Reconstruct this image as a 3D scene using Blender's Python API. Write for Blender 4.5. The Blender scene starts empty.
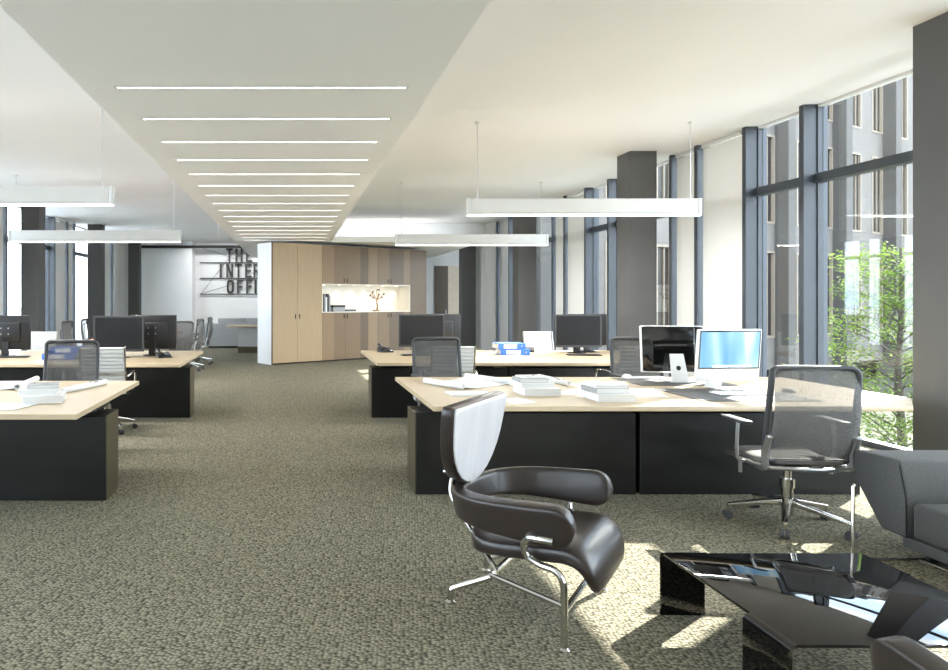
import bpy, bmesh, math, random
from mathutils import Vector, Matrix
random.seed(7)
S = bpy.context.scene
COL = S.collection
PI = math.pi
# ---------------------------------------------------------------- camera, sky, sun, exposure
FPX, VX, VY, EYE = 660.0, 293.0, 299.0, 1.52
cam_d = bpy.data.cameras.new('camera'); cam = bpy.data.objects.new('camera', cam_d); COL.objects.link(cam)
cam.location = (0, 0, EYE); cam.rotation_euler = (PI/2, 0, 0)
cam_d.sensor_fit = 'HORIZONTAL'; cam_d.sensor_width = 36.0
cam_d.lens = 36.0*FPX/948.0
cam_d.shift_x = (474.0-VX)/948.0
cam_d.shift_y = -(335.0-VY)/948.0
cam_d.clip_start = 0.05; cam_d.clip_end = 600
S.camera = cam

SUN_AZ = math.atan2(0.60, 0.80); SUN_EL = math.radians(32.5)
sun_dir = Vector((math.cos(SUN_AZ)*math.cos(SUN_EL), math.sin(SUN_AZ)*math.cos(SUN_EL), math.sin(SUN_EL)))
sd = bpy.data.lights.new('sun', 'SUN'); so = bpy.data.objects.new('sun', sd); COL.objects.link(so)
so.rotation_euler = sun_dir.to_track_quat('Z', 'Y').to_euler(); so.location = sun_dir*60
sd.energy = 14.0; sd.angle = math.radians(0.55); sd.color = (1.0, 0.95, 0.86)

w = bpy.data.worlds.new('sky'); S.world = w; w.use_nodes = True
nt = w.node_tree; nt.nodes.clear()
wo = nt.nodes.new('ShaderNodeOutputWorld'); bg = nt.nodes.new('ShaderNodeBackground')
tc = nt.nodes.new('ShaderNodeTexCoord'); mp = nt.nodes.new('ShaderNodeMapping')
mp.inputs['Scale'].default_value = (2.2, 2.2, 5.0)
nz = nt.nodes.new('ShaderNodeTexNoise'); nz.inputs['Scale'].default_value = 2.0; nz.inputs['Detail'].default_value = 7
rp = nt.nodes.new('ShaderNodeValToRGB')
rp.color_ramp.elements[0].position = 0.40; rp.color_ramp.elements[0].color = (0.52, 0.70, 0.92, 1)
rp.color_ramp.elements[1].position = 0.62; rp.color_ramp.elements[1].color = (1.0, 0.985, 0.95, 1)
nt.links.new(tc.outputs['Generated'], mp.inputs['Vector']); nt.links.new(mp.outputs['Vector'], nz.inputs['Vector'])
nt.links.new(nz.outputs['Fac'], rp.inputs['Fac']); nt.links.new(rp.outputs['Color'], bg.inputs['Color'])
bg.inputs['Strength'].default_value = 5.2
nt.links.new(bg.outputs['Background'], wo.inputs['Surface'])

S.view_settings.view_transform = 'Standard'; S.view_settings.look = 'None'
S.view_settings.exposure = 1.12; S.view_settings.gamma = 1.0
S.view_settings.use_curve_mapping = False

def portal(x, sx):
    d = bpy.data.lights.new('window_portal', 'AREA'); d.shape = 'RECTANGLE'; d.size = 3.7; d.size_y = 32
    d.cycles.is_portal = True
    o = bpy.data.objects.new('window_portal', d); COL.objects.link(o)
    o.location = (x, 10, 1.87)
    o.rotation_euler = (0, PI/2*sx, 0)
portal(6.1, 1); portal(-6.75, -1)

# ---------------------------------------------------------------- materials
def lin(c):
    return tuple(((v/255.0)/12.92 if v/255.0 <= 0.04045 else ((v/255.0+0.055)/1.055)**2.4) for v in c)
MATS = {}
def M(name, rgb, rough=0.5, metal=0.0, var=0.06, scale=8.0, stretch=(1,1,1), bump=0.0, bscale=None, coat=0.0, rvar=0.0, detail=4, emit=None, spec=0.5, ior=None):
    m = bpy.data.materials.new(name); m.use_nodes = True; n = m.node_tree
    b = n.nodes['Principled BSDF']; L = n.links.new
    c = lin(rgb)
    t = n.nodes.new('ShaderNodeTexCoord'); mpn = n.nodes.new('ShaderNodeMapping'); mpn.inputs['Scale'].default_value = stretch
    L(t.outputs['Object'], mpn.inputs['Vector'])
    z = n.nodes.new('ShaderNodeTexNoise'); z.inputs['Scale'].default_value = scale; z.inputs['Detail'].default_value = detail
    L(mpn.outputs['Vector'], z.inputs['Vector'])
    r = n.nodes.new('ShaderNodeValToRGB')
    r.color_ramp.elements[0].position = 0.3; r.color_ramp.elements[1].position = 0.7
    r.color_ramp.elements[0].color = tuple(max(0, v*(1-var)) for v in c)+(1,)
    r.color_ramp.elements[1].color = tuple(min(1, v*(1+var)) for v in c)+(1,)
    L(z.outputs['Fac'], r.inputs['Fac']); L(r.outputs['Color'], b.inputs['Base Color'])
    b.inputs['Roughness'].default_value = rough; b.inputs['Metallic'].default_value = metal
    b.inputs['Specular IOR Level'].default_value = spec
    if ior: b.inputs['IOR'].default_value = ior
    if coat: b.inputs['Coat Weight'].default_value = coat; b.inputs['Coat Roughness'].default_value = 0.12
    if rvar:
        mr = n.nodes.new('ShaderNodeMapRange'); mr.inputs['To Min'].default_value = max(0.02, rough-rvar); mr.inputs['To Max'].default_value = rough+rvar
        mr.inputs['From Min'].default_value = 0.3; mr.inputs['From Max'].default_value = 0.7
        L(z.outputs['Fac'], mr.inputs['Value']); L(mr.outputs['Result'], b.inputs['Roughness'])
    if bump:
        z2 = n.nodes.new('ShaderNodeTexNoise'); z2.inputs['Scale'].default_value = bscale or scale*4; z2.inputs['Detail'].default_value = 3
        L(mpn.outputs['Vector'], z2.inputs['Vector'])
        bp = n.nodes.new('ShaderNodeBump'); bp.inputs['Strength'].default_value = bump; bp.inputs['Distance'].default_value = 0.004
        L(z2.outputs['Fac'], bp.inputs['Height']); L(bp.outputs['Normal'], b.inputs['Normal'])
    if emit:
        b.inputs['Emission Color'].default_value = (1.0, 0.98, 0.94, 1); b.inputs['Emission Strength'].default_value = emit
    MATS[name] = m
    return m

def mesh_fabric(name, rgb, opacity):
    m = M(name, rgb, 0.7, scale=300, var=0.25)
    n = m.node_tree; b = n.nodes['Principled BSDF']; out = n.nodes['Material Output']
    tr = n.nodes.new('ShaderNodeBsdfTransparent'); mx = n.nodes.new('ShaderNodeMixShader'); mx.inputs[0].default_value = opacity
    n.links.new(tr.outputs[0], mx.inputs[1]); n.links.new(b.outputs[0], mx.inputs[2]); n.links.new(mx.outputs[0], out.inputs['Surface'])
    return m
def pane_glass(name, tint=(0.93, 0.95, 0.95), ior=1.5):
    m = bpy.data.materials.new(name); m.use_nodes = True; n = m.node_tree; n.nodes.clear()
    out = n.nodes.new('ShaderNodeOutputMaterial'); tr = n.nodes.new('ShaderNodeBsdfTransparent'); gl = n.nodes.new('ShaderNodeBsdfGlossy')
    gl.inputs['Roughness'].default_value = 0.01; gl.inputs['Color'].default_value = (0.9, 0.93, 0.96, 1)
    tr.inputs['Color'].default_value = tint+(1,)
    fr = n.nodes.new('ShaderNodeFresnel'); ge = n.nodes.new('ShaderNodeNewGeometry'); mi = n.nodes.new('ShaderNodeMapRange')
    mi.inputs['To Min'].default_value = ior; mi.inputs['To Max'].default_value = 1/ior     # same reflectance on both faces of the sheet
    n.links.new(ge.outputs['Backfacing'], mi.inputs['Value']); n.links.new(mi.outputs['Result'], fr.inputs['IOR'])
    mx = n.nodes.new('ShaderNodeMixShader')
    n.links.new(fr.outputs[0], mx.inputs[0]); n.links.new(tr.outputs[0], mx.inputs[1]); n.links.new(gl.outputs[0], mx.inputs[2])
    n.links.new(mx.outputs[0], out.inputs['Surface'])
    MATS[name] = m; return m
def cloth_translucent(name, rgb):
    m = M(name, rgb, 0.9, scale=3, var=0.02, stretch=(1, 1, 0.2))
    n = m.node_tree; b = n.nodes['Principled BSDF']; out = n.nodes['Material Output']
    tl = n.nodes.new('ShaderNodeBsdfTranslucent'); tl.inputs['Color'].default_value = lin(rgb)+(1,)
    mx = n.nodes.new('ShaderNodeMixShader'); mx.inputs[0].default_value = 0.13
    n.links.new(b.outputs[0], mx.inputs[1]); n.links.new(tl.outputs[0], mx.inputs[2]); n.links.new(mx.outputs[0], out.inputs['Surface'])
    return m
def wood(name, rgb, var=0.10, axis='z', rough=0.45):
    st = {'z': (14, 14, 0.7), 'x': (0.8, 16, 16), 'y': (16, 0.8, 16)}[axis]
    return M(name, rgb, rough, var=var, scale=3.0, stretch=st, detail=6, bump=0.03, bscale=14)
def carpet():
    m = bpy.data.materials.new('carpet'); m.use_nodes = True; n = m.node_tree; L = n.links.new
    b = n.nodes['Principled BSDF']; b.inputs['Roughness'].default_value = 0.95; b.inputs['Specular IOR Level'].default_value = 0.1
    t = n.nodes.new('ShaderNodeTexCoord'); mpn = n.nodes.new('ShaderNodeMapping'); mpn.inputs['Scale'].default_value = (52, 76, 1); mpn.inputs['Rotation'].default_value = (0, 0, 0.12)
    L(t.outputs['Object'], mpn.inputs['Vector'])
    v = n.nodes.new('ShaderNodeTexVoronoi'); v.voronoi_dimensions = '2D'; v.inputs['Scale'].default_value = 1.0; v.inputs['Randomness'].default_value = 0.75
    L(mpn.outputs['Vector'], v.inputs['Vector'])
    r = n.nodes.new('ShaderNodeValToRGB')
    r.color_ramp.elements[0].position = 0.05; r.color_ramp.elements[0].color = lin((168, 162, 141))+(1,)
    r.color_ramp.elements[1].position = 0.75; r.color_ramp.elements[1].color = lin((84, 80, 67))+(1,)
    L(v.outputs['Distance'], r.inputs['Fac'])
    sep = n.nodes.new('ShaderNodeSeparateColor'); L(v.outputs['Color'], sep.inputs['Color'])
    mr = n.nodes.new('ShaderNodeMapRange'); mr.inputs['To Min'].default_value = 0.62; mr.inputs['To Max'].default_value = 1.28
    L(sep.outputs['Red'], mr.inputs['Value'])
    mul = n.nodes.new('ShaderNodeMix'); mul.data_type = 'RGBA'; mul.blend_type = 'MULTIPLY'; mul.inputs['Factor'].default_value = 1
    L(r.outputs['Color'], mul.inputs['A']); L(mr.outputs['Result'], mul.inputs['B'])
    L(mul.outputs['Result'], b.inputs['Base Color'])
    bp = n.nodes.new('ShaderNodeBump'); bp.inputs['Strength'].default_value = 0.7; bp.inputs['Distance'].default_value = 0.012; bp.invert = True
    L(v.outputs['Distance'], bp.inputs['Height']); L(bp.outputs['Normal'], b.inputs['Normal'])
    MATS['carpet'] = m
carpet()
M('ceiling_white', (232, 231, 230), 0.9, var=0.01, scale=1)
M('soffit_white', (242, 240, 236), 0.9, var=0.01, scale=1)
M('wall_white', (238, 239, 240), 0.85, var=0.015, scale=1.5)
M('wall_grey', (186, 185, 182), 0.85, var=0.03, scale=1.5)
M('column_grey', (90, 90, 90), 0.75, var=0.04, scale=3)
M('mullion_blue', (56, 61, 68), 0.45, var=0.03, scale=4)
pane_glass('glass', ior=1.42); pane_glass('glass_clear', (0.97, 0.98, 0.98))
cloth_translucent('blind_white', (222, 221, 218))
M('lamp_white', (208, 207, 204), 0.5, var=0.01)
M('lamp_glow', (255, 253, 248), 0.5, var=0.0, emit=2.2)
M('strip_glow', (255, 253, 248), 0.5, var=0.0, emit=3.0)
M('spot_glow', (255, 250, 235), 0.5, var=0.0, emit=3.0)
M('steel_wire', (200, 200, 200), 0.3, metal=0.8)
wood('desk_maple', (198, 178, 146), 0.05, 'x', 0.4)
wood('edge_maple', (214, 194, 162), 0.05, 'x', 0.45)
M('box_black', (22, 22, 20), 0.36, var=0.10, scale=2.0, stretch=(1, 1, 3), rvar=0.07, detail=4, spec=0.4)
M('box_bronze', (96, 88, 70), 0.35, metal=0.6, var=0.05)
wood('oak_light', (174, 149, 114), 0.07); wood('oak_mid', (142, 116, 84), 0.08)  # veneer tones, with light falloff toward the right end painted in
wood('oak_warm', (124, 100, 71), 0.08); wood('oak_dark', (100, 80, 56), 0.09)
M('niche_white', (240, 234, 222), 0.8, var=0.01)
M('gap_dark', (30, 27, 24), 0.8)
M('handle_dark', (50, 44, 38), 0.4, metal=0.5)
M('leather', (46, 37, 33), 0.36, var=0.10, scale=30, bump=0.03, bscale=260, coat=0.15)
M('leather_reflection', (214, 211, 212), 0.32, var=0.07, scale=2.2, stretch=(7, 7, 0.6), coat=0.3)  # pale streaked colour paints a window reflection onto the brown leather
M('leather_edge', (46, 37, 33), 0.35, var=0.1, scale=30)
M('chrome', (205, 203, 198), 0.16, metal=1.0, var=0.02)
M('aluminium', (178, 178, 178), 0.3, metal=0.9, var=0.03)
M('plastic_dark', (58, 58, 60), 0.45, var=0.05)
M('plastic_black', (26, 26, 27), 0.32, var=0.05)
M('rubber', (70, 70, 72), 0.6)
mesh_fabric('mesh_grey', (112, 110, 108), 0.62)
M('seat_fabric', (92, 88, 84), 0.85, var=0.1, scale=120, bump=0.1)
M('white_leather', (232, 230, 226), 0.45, var=0.02)
M('screen_dark', (26, 27, 29), 0.28, var=0.02, spec=0.3)
M('white_gloss', (240, 240, 240), 0.2, var=0.01, coat=0.3)
M('black_gloss', (12, 12, 12), 0.06, var=0.02, coat=0.5)
M('pad_grey', (84, 82, 80), 0.6, var=0.05)
M('paper', (243, 243, 242), 0.85, var=0.015)
M('paper_edge', (214, 212, 208), 0.9, var=0.10, scale=10, stretch=(1, 1, 60))
M('cover_grey', (166, 166, 168), 0.7, var=0.12, scale=60)
M('ink', (128, 130, 134), 0.8)
M('binder_blue', (58, 108, 196), 0.5, var=0.04)
M('sofa_fabric', (84, 83, 82), 0.62, var=0.28, scale=170, bump=0.25, bscale=220)
M('sofa_seam', (30, 30, 31), 0.8)
M('table_glass', (4, 4, 5), 0.012, var=0.0)
M('sofa_pale', (172, 172, 172), 0.85, var=0.04, scale=12)
M('meeting_orange', (206, 140, 92), 0.45, var=0.06, scale=5)
M('sign_steel', (58, 57, 55), 0.5, metal=0.2)
M('door_brown', (74, 62, 52), 0.4, var=0.06, scale=4, stretch=(6, 6, 0.6))
M('panel_beige', (186, 172, 152), 0.7)
M('concrete', (98, 93, 89), 0.9, var=0.10, scale=2.2, bump=0.1, detail=9)
M('concrete_fin', (68, 65, 62), 0.85, var=0.05, scale=1.2)
M('facade_frame', (126, 115, 101), 0.6, var=0.03)
M('facade_glass', (40, 36, 33), 0.35, var=0.15, scale=0.7, spec=0.15)
M('paving', (186, 187, 188), 0.9, var=0.08, scale=0.6)
M('lawn', (44, 44, 27), 0.95, var=0.30, scale=3)
M('path', (52, 54, 59), 0.9, var=0.06, scale=1)
M('bark', (74, 68, 60), 0.9, var=0.2, scale=12)
def leaf_mat():
    m = M('leaf', (82, 104, 46), 0.7, var=0.4, scale=2.2, spec=0.08)
    n = m.node_tree; b = n.nodes['Principled BSDF']; out = n.nodes['Material Output']
    tl = n.nodes.new('ShaderNodeBsdfTranslucent'); tl.inputs['Color'].default_value = lin((110, 130, 60))+(1,)
    mx = n.nodes.new('ShaderNodeMixShader'); mx.inputs[0].default_value = 0.45
    n.links.new(b.outputs[0], mx.inputs[1]); n.links.new(tl.outputs[0], mx.inputs[2]); n.links.new(mx.outputs[0], out.inputs['Surface'])
leaf_mat()
M('gold', (150, 112, 62), 0.4, metal=0.6)
M('bead_brown', (110, 66, 38), 0.5); M('bead_pale', (226, 206, 176), 0.5)
M('green_dot', (120, 150, 60), 0.6)

def wallpaper():
    m = bpy.data.materials.new('screen_picture'); m.use_nodes = True; n = m.node_tree; L = n.links.new
    b = n.nodes['Principled BSDF']; b.inputs['Roughness'].default_value = 0.25
    t = n.nodes.new('ShaderNodeTexCoord'); mpn = n.nodes.new('ShaderNodeMapping')
    mpn.inputs['Rotation'].default_value = (0, 0.6, 0); mpn.inputs['Scale'].default_value = (3.2, 1, 0.5); mpn.inputs['Location'].default_value = (0.35, 0, 0)
    L(t.outputs['Object'], mpn.inputs['Vector'])
    wv = n.nodes.new('ShaderNodeTexNoise'); wv.inputs['Scale'].default_value = 1.6; wv.inputs['Detail'].default_value = 1.0; wv.inputs['Distortion'].default_value = 0.6
    L(mpn.outputs['Vector'], wv.inputs['Vector'])
    r = n.nodes.new('ShaderNodeValToRGB')
    r.color_ramp.elements[0].position = 0.32; r.color_ramp.elements[0].color = lin((92, 168, 226))+(1,)
    r.color_ramp.elements[1].position = 0.66; r.color_ramp.elements[1].color = lin((228, 245, 252))+(1,)
    e = r.color_ramp.elements.new(0.50); e.color = lin((150, 210, 242))+(1,)
    L(wv.outputs['Fac'], r.inputs['Fac']); b.inputs['Base Color'].default_value = (0.01, 0.01, 0.012, 1)
    L(r.outputs['Color'], b.inputs['Emission Color']); b.inputs['Emission Strength'].default_value = 0.55
    MATS['screen_picture'] = m
wallpaper()
M('icon_white', (240, 244, 248), 0.4, emit=0.6); M('icon_red', (220, 60, 60), 0.4); M('icon_yellow', (226, 190, 90), 0.4); M('icon_blue', (60, 90, 150), 0.4)

# ---------------------------------------------------------------- mesh helpers
class B:
    def __init__(s): s.v = []; s.f = []
    def add(s, vs, fs):
        o = len(s.v); s.v += [tuple(v) for v in vs]; s.f += [tuple(i+o for i in f) for f in fs]; return s
    def bm(s, bm):
        bm.verts.index_update()
        s.add([v.co[:] for v in bm.verts], [[v.index for v in f.verts] for f in bm.faces]); bm.free(); return s
    def box(s, x0, x1, y0, y1, z0, z1, r=0.0, seg=1):
        vs = [(x, y, z) for x in (x0, x1) for y in (y0, y1) for z in (z0, z1)]
        fs = [(0, 1, 3, 2), (4, 6, 7, 5), (0, 4, 5, 1), (2, 3, 7, 6), (0, 2, 6, 4), (1, 5, 7, 3)]
        if r <= 0: return s.add(vs, fs)
        m = bmesh.new(); bv = [m.verts.new(v) for v in vs]
        for f in fs: m.faces.new([bv[i] for i in f])
        bmesh.ops.bevel(m, geom=list(m.edges), offset=r, segments=seg, profile=0.5, affect='EDGES')
        return s.bm(m)
    def prism(s, poly, fn, a0, a1, r=0.0, seg=2):
        n = len(poly)
        m = bmesh.new()
        A = [m.verts.new(fn(p[0], p[1], a0)) for p in poly]; C = [m.verts.new(fn(p[0], p[1], a1)) for p in poly]
        m.faces.new(A[::-1]); m.faces.new(C)
        for i in range(n): m.faces.new([A[i], A[(i+1) % n], C[(i+1) % n], C[i]])
        bmesh.ops.recalc_face_normals(m, faces=list(m.faces))
        if r > 0: bmesh.ops.bevel(m, geom=list(m.edges), offset=r, segments=seg, profile=0.5, affect='EDGES')
        return s.bm(m)
    def tube(s, pts, r, seg=8, smooth=0, closed=False, r2=None):
        P = [Vector(p) for p in pts]
        if smooth: P = catmull(P, smooth, closed)
        n = len(P); T = []
        for i in range(n):
            if closed: t = P[(i+1) % n]-P[i-1]
            else: t = P[min(i+1, n-1)]-P[max(i-1, 0)]
            T.append(t.normalized())
        up = Vector((0, 0, 1)) if abs(T[0].z) < 0.9 else Vector((1, 0, 0))
        N = (up-T[0]*up.dot(T[0])).normalized(); vs = []; fs = []
        for i in range(n):
            N = (N-T[i]*N.dot(T[i])).normalized(); Bn = T[i].cross(N)
            rr = r if r2 is None else r+(r2-r)*i/(n-1)
            for k in range(seg):
                a = 2*PI*k/seg; vs.append(P[i]+N*math.cos(a)*rr+Bn*math.sin(a)*rr)
        m = n if closed else n-1
        for i in range(m):
            for k in range(seg):
                j = (i+1) % n
                fs.append((i*seg+k, i*seg+(k+1) % seg, j*seg+(k+1) % seg, j*seg+k))
        if not closed:
            fs.append(tuple(range(seg))[::-1]); fs.append(tuple((n-1)*seg+k for k in range(seg)))
        return s.add(vs, fs)
    def lathe(s, prof, c=(0, 0, 0), seg=16, axis='z'):
        vs = []; fs = []; n = len(prof)
        for (r, h) in prof:
            for k in range(seg):
                a = 2*PI*k/seg; p = (r*math.cos(a), r*math.sin(a), h)
                if axis == 'x': p = (p[2], p[0], p[1])
                if axis == 'y': p = (p[0], p[2], p[1])
                vs.append((c[0]+p[0], c[1]+p[1], c[2]+p[2]))
        for i in range(n-1):
            for k in range(seg): fs.append((i*seg+k, i*seg+(k+1) % seg, (i+1)*seg+(k+1) % seg, (i+1)*seg+k))
        fs.append(tuple(range(seg))[::-1]); fs.append(tuple((n-1)*seg+k for k in range(seg)))
        return s.add(vs, fs)
    def sweep(s, path, side, ha, hb, e=3.0, seg=24, nrm=None):
        # superellipse section: half size ha along side, hb across
        P = [Vector(p) for p in path]; n = len(P); vs = []; fs = []
        for i in range(n):
            t = (P[min(i+1, n-1)]-P[max(i-1, 0)]).normalized()
            sdv = Vector(side[i] if isinstance(side, list) else side); sdv = (sdv-t*sdv.dot(t)).normalized(); nn = t.cross(sdv)
            for k in range(seg):
                a = 2*PI*k/seg; ca, sa = math.cos(a), math.sin(a)
                x = math.copysign(abs(ca)**(2/e), ca)*ha[i]; y = math.copysign(abs(sa)**(2/e), sa)*hb[i]
                vs.append(P[i]+sdv*x+nn*y)
        for i in range(n-1):
            for k in range(seg): fs.append((i*seg+k, i*seg+(k+1) % seg, (i+1)*seg+(k+1) % seg, (i+1)*seg+k))
        fs.append(tuple(range(seg))[::-1]); fs.append(tuple((n-1)*seg+k for k in range(seg)))
        return s.add(vs, fs)
    def quad(s, a, b, c, d): return s.add([a, b, c, d], [(0, 1, 2, 3)])
    def mesh(s, name, mat, angle=35):
        me = bpy.data.meshes.new(name); me.from_pydata(s.v, [], s.f); me.update()
        bmm = bmesh.new(); bmm.from_mesh(me); bmesh.ops.recalc_face_normals(bmm, faces=list(bmm.faces)); bmm.to_mesh(me); bmm.free()
        me.polygons.foreach_set('use_smooth', [True]*len(me.polygons)); me.set_sharp_from_angle(angle=math.radians(angle))
        me.materials.append(MATS[mat]); return me
def catmull(P, k, closed=False):
    out = []; n = len(P)
    for i in range(n if closed else n-1):
        g = (lambda j: P[j % n]) if closed else (lambda j: P[max(0, min(n-1, j))])
        p0, p1, p2, p3 = g(i-1), g(i), g(i+1), g(i+2)
        for q in range(k):
            t = q/k
            out.append(0.5*((2*p1)+(p2-p0)*t+(2*p0-5*p1+4*p2-p3)*t*t+(-p0+3*p1-3*p2+p3)*t*t*t))
    if not closed: out.append(P[-1].copy())
    return out
def link(name, data, parent=None, loc=(0, 0, 0), rz=0.0):
    o = bpy.data.objects.new(name, data); COL.objects.link(o); o.location = loc; o.rotation_euler = (0, 0, rz)
    if parent: o.parent = parent
    return o
def tag(o, label=None, cat=None, group=None, kind=None):
    if label: o['label'] = label
    if cat: o['category'] = cat
    if group: o['group'] = group
    if kind: o['kind'] = kind
    return o
def thing(name, label, cat, loc=(0, 0, 0), rz=0.0, group=None):
    o = link(name, None, None, loc, rz); o.empty_display_size = 0.1
    return tag(o, label, cat, group)
def part(name, b, mat, parent, label=None, angle=35, loc=(0, 0, 0), rz=0.0):
    o = link(name, b.mesh(name, mat, angle), parent, loc, rz)
    if label: o['label'] = label
    return o
def solo(name, b, mat, label, cat, loc=(0, 0, 0), rz=0.0, group=None, angle=35):
    return tag(link(name, b.mesh(name, mat, angle), None, loc, rz), label, cat, group)
def struct(name, b, mat, label=None, parent=None):
    o = link(name, b.mesh(name, mat), parent)
    if not parent: o['kind'] = 'structure'
    if label: o['label'] = label
    return o
def dup(root, loc, rz, label):
    def cp(o, par):
        c = o.copy(); COL.objects.link(c); c.parent = par
        for ch in o.children: cp(ch, c)
        return c
    r = cp(root, None); r.location = loc; r.rotation_euler = (0, 0, rz); r['label'] = label
    return r
def on(x, y, z=0.74):           # a pixel of the photograph -> point on a horizontal plane
    d = FPX*(EYE-z)/(y-VY); return ((x-VX)/FPX*d, d)

# ---------------------------------------------------------------- the room
CZ = 3.73; XR = 6.0; XL = -6.6; SOF = 2.90; YB = -7.0
struct('floor', B().box(XL, XR, YB, 26.2, -0.15, 0), 'carpet', 'olive grey woven office carpet')
struct('ceiling', B().box(XL-0.02, XR+0.02, YB, 26.2, CZ, CZ+0.25), 'ceiling_white', 'smooth white ceiling')
struct('ceiling_soffit', B().box(-1.38, 0.914, YB, 15.95, SOF, CZ), 'soffit_white', 'lowered white ceiling panel over the aisle')
struct('wall_front', B().box(XL, XR, YB-0.2, YB, 0, CZ), 'wall_white', 'white wall behind the viewer')
struct('wall_back', B().box(XL, 0.6, 26.0, 26.2, 0, CZ), 'wall_white', 'bright white wall behind the lettering')
struct('wall_side', B().box(XL+0.6, -3.85, 25.2, 26.0, 0, CZ), 'wall_white', 'white wall block left of the lettering')
struct('wall_corridor', B().box(0.6, XR, 22.0, 22.2, 0, CZ), 'wall_grey', 'grey wall beside the wooden cupboards')
struct('trim_1', B().box(XL+0.6, -1.5, 25.08, 25.2, 3.46, 3.56), 'gap_dark', 'dark rail above the white wall')
struct('trim_2', B().box(0.3, XR-0.3, 19.2, 19.5, 3.2, CZ), 'wall_white', 'white ceiling downstand at the far end')
struct('trim_3', B().box(-1.38, 4.6, 15.95, 22.0, 2.9, 3.02), 'soffit_white', 'white canopy over the wooden cupboards')
d1 = link('door_1', None); tag(d1, 'dark brown door in the grey corridor wall', kind='structure')
part('door_leaf', B().box(4.72, 5.16, 21.95, 22.0, 0, 2.62, 0.004), 'door_brown', d1)
part('side_panel', B().box(5.16, 5.62, 21.96, 22.0, 0, 2.62, 0.004), 'panel_beige', d1)
part('door_handle', B().box(5.06, 5.09, 21.90, 21.95, 0.98, 1.16, 0.005), 'aluminium', d1)

# columns
def column(x0, y0, label):
    o = struct('column', B().box(x0, x0+0.4, y0, y0+0.4, 0, CZ, 0.004), 'column_grey', label); return o
for i, y in enumerate((0.15, 4.96, 9.85, 14.72, 19.6)):
    column(5.03, y, ['column behind the viewer', 'tall grey column at the right edge of the picture', 'tall square grey column behind the big pendant lamp', 'grey column behind the white chair on the right', 'grey column beside the brown door'][i])
for i, y in enumerate((4.96, 9.85, 14.72, 19.5, 24.3)):
    column(-6.07, y, ['grey column outside the left edge, nearest', 'grey column outside the left edge', 'grey column at the far left, widest of the left row', 'second grey column of the left row', 'dark grey column before the white wall'][i])

# window walls
base_f = [7.53, 8.49, 9.51, 10.15]
fins = sorted([b+4.63*k for b in base_f for k in range(-3, 4)])
fins = [f for f in fins if YB+0.2 < f < 25.5]
TR = 2.89
ord_w = ['first', 'second', 'third', 'fourth', 'fifth', 'sixth', 'seventh', 'eighth', 'ninth', 'tenth', 'eleventh', 'twelfth', 'thirteenth', 'fourteenth', 'fifteenth', 'sixteenth']
nwin = 0
def window_wall(xg, sgn, ymax, sidename):
    # xg glass plane; sgn +1: room lies at smaller x
    global nwin
    nb = 0
    fl = [f for f in fins if f < ymax]
    for i, f in enumerate(fl):
        nwin += 1
        f2 = fl[i+1] if i+1 < len(fl) else ymax
        wn = link('window_%d' % nwin, None); tag(wn, 'floor to ceiling window bay on the %s side' % sidename, kind='structure')
        bx = lambda xa, xb, *a: B().box(min(xa, xb), max(xa, xb), *a)
        xi = xg-sgn*0.20
        part('mullion', bx(xi, xg-sgn*0.02, f-0.035, f+0.035, 0, CZ), 'mullion_blue', wn)
        part('mullion_cap', bx(xg-sgn*0.05, xg+sgn*0.06, f-0.05, f+0.05, 0, CZ), 'mullion_blue', wn)
        part('transom', bx(xg-sgn*0.09, xg+sgn*0.02, f+0.05, f2-0.05, TR-0.05, TR+0.05), 'mullion_blue', wn)
        part('head_rail', bx(xg-sgn*0.05, xg+sgn*0.03, f+0.05, f2-0.05, CZ-0.03, CZ), 'lamp_white', wn)
        part('sill_rail', bx(xg-sgn*0.09, xg+sgn*0.03, f+0.05, f2-0.05, 0, 0.06), 'mullion_blue', wn)
        part('pane', bx(xg, xg+sgn*0.012, f+0.05, f2-0.05, 0.06, TR-0.05), 'glass', wn)
        part('pane', bx(xg, xg+sgn*0.012, f+0.05, f2-0.05, TR+0.05, CZ-0.03), 'glass', wn)
        ph = [k for k in range(4) if abs(((f-base_f[k]+50*4.63) % 4.63)) < 0.02 or abs(((f-base_f[k]+50*4.63) % 4.63)-4.63) < 0.02][0]
        if ph in (1, 2) and f > 6:
            bl = thing('window_blind', '%s white blind from the front along the %s windows' % (ord_w[nb], sidename), 'blind', (xg-sgn*0.15, (f+f2)/2, 0), 0, 'white window blinds on the %s' % sidename)
            nb += 1
            hw = (f2-f)/2-0.10
            part('fabric', B().box(-0.004, 0.004, -hw, hw, 0.05, CZ-0.08), 'blind_white', bl)
            part('roller', B().tube([(0, -hw, CZ-0.04), (0, hw, CZ-0.04)], 0.03, 10), 'lamp_white', bl)
            part('bottom_bar', B().box(-0.008, 0.008, -hw, hw, 0.02, 0.05, 0.003), 'lamp_white', bl)
window_wall(XR, 1, 21.6, 'right')
window_wall(XL, -1, 25.2, 'left')
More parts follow.
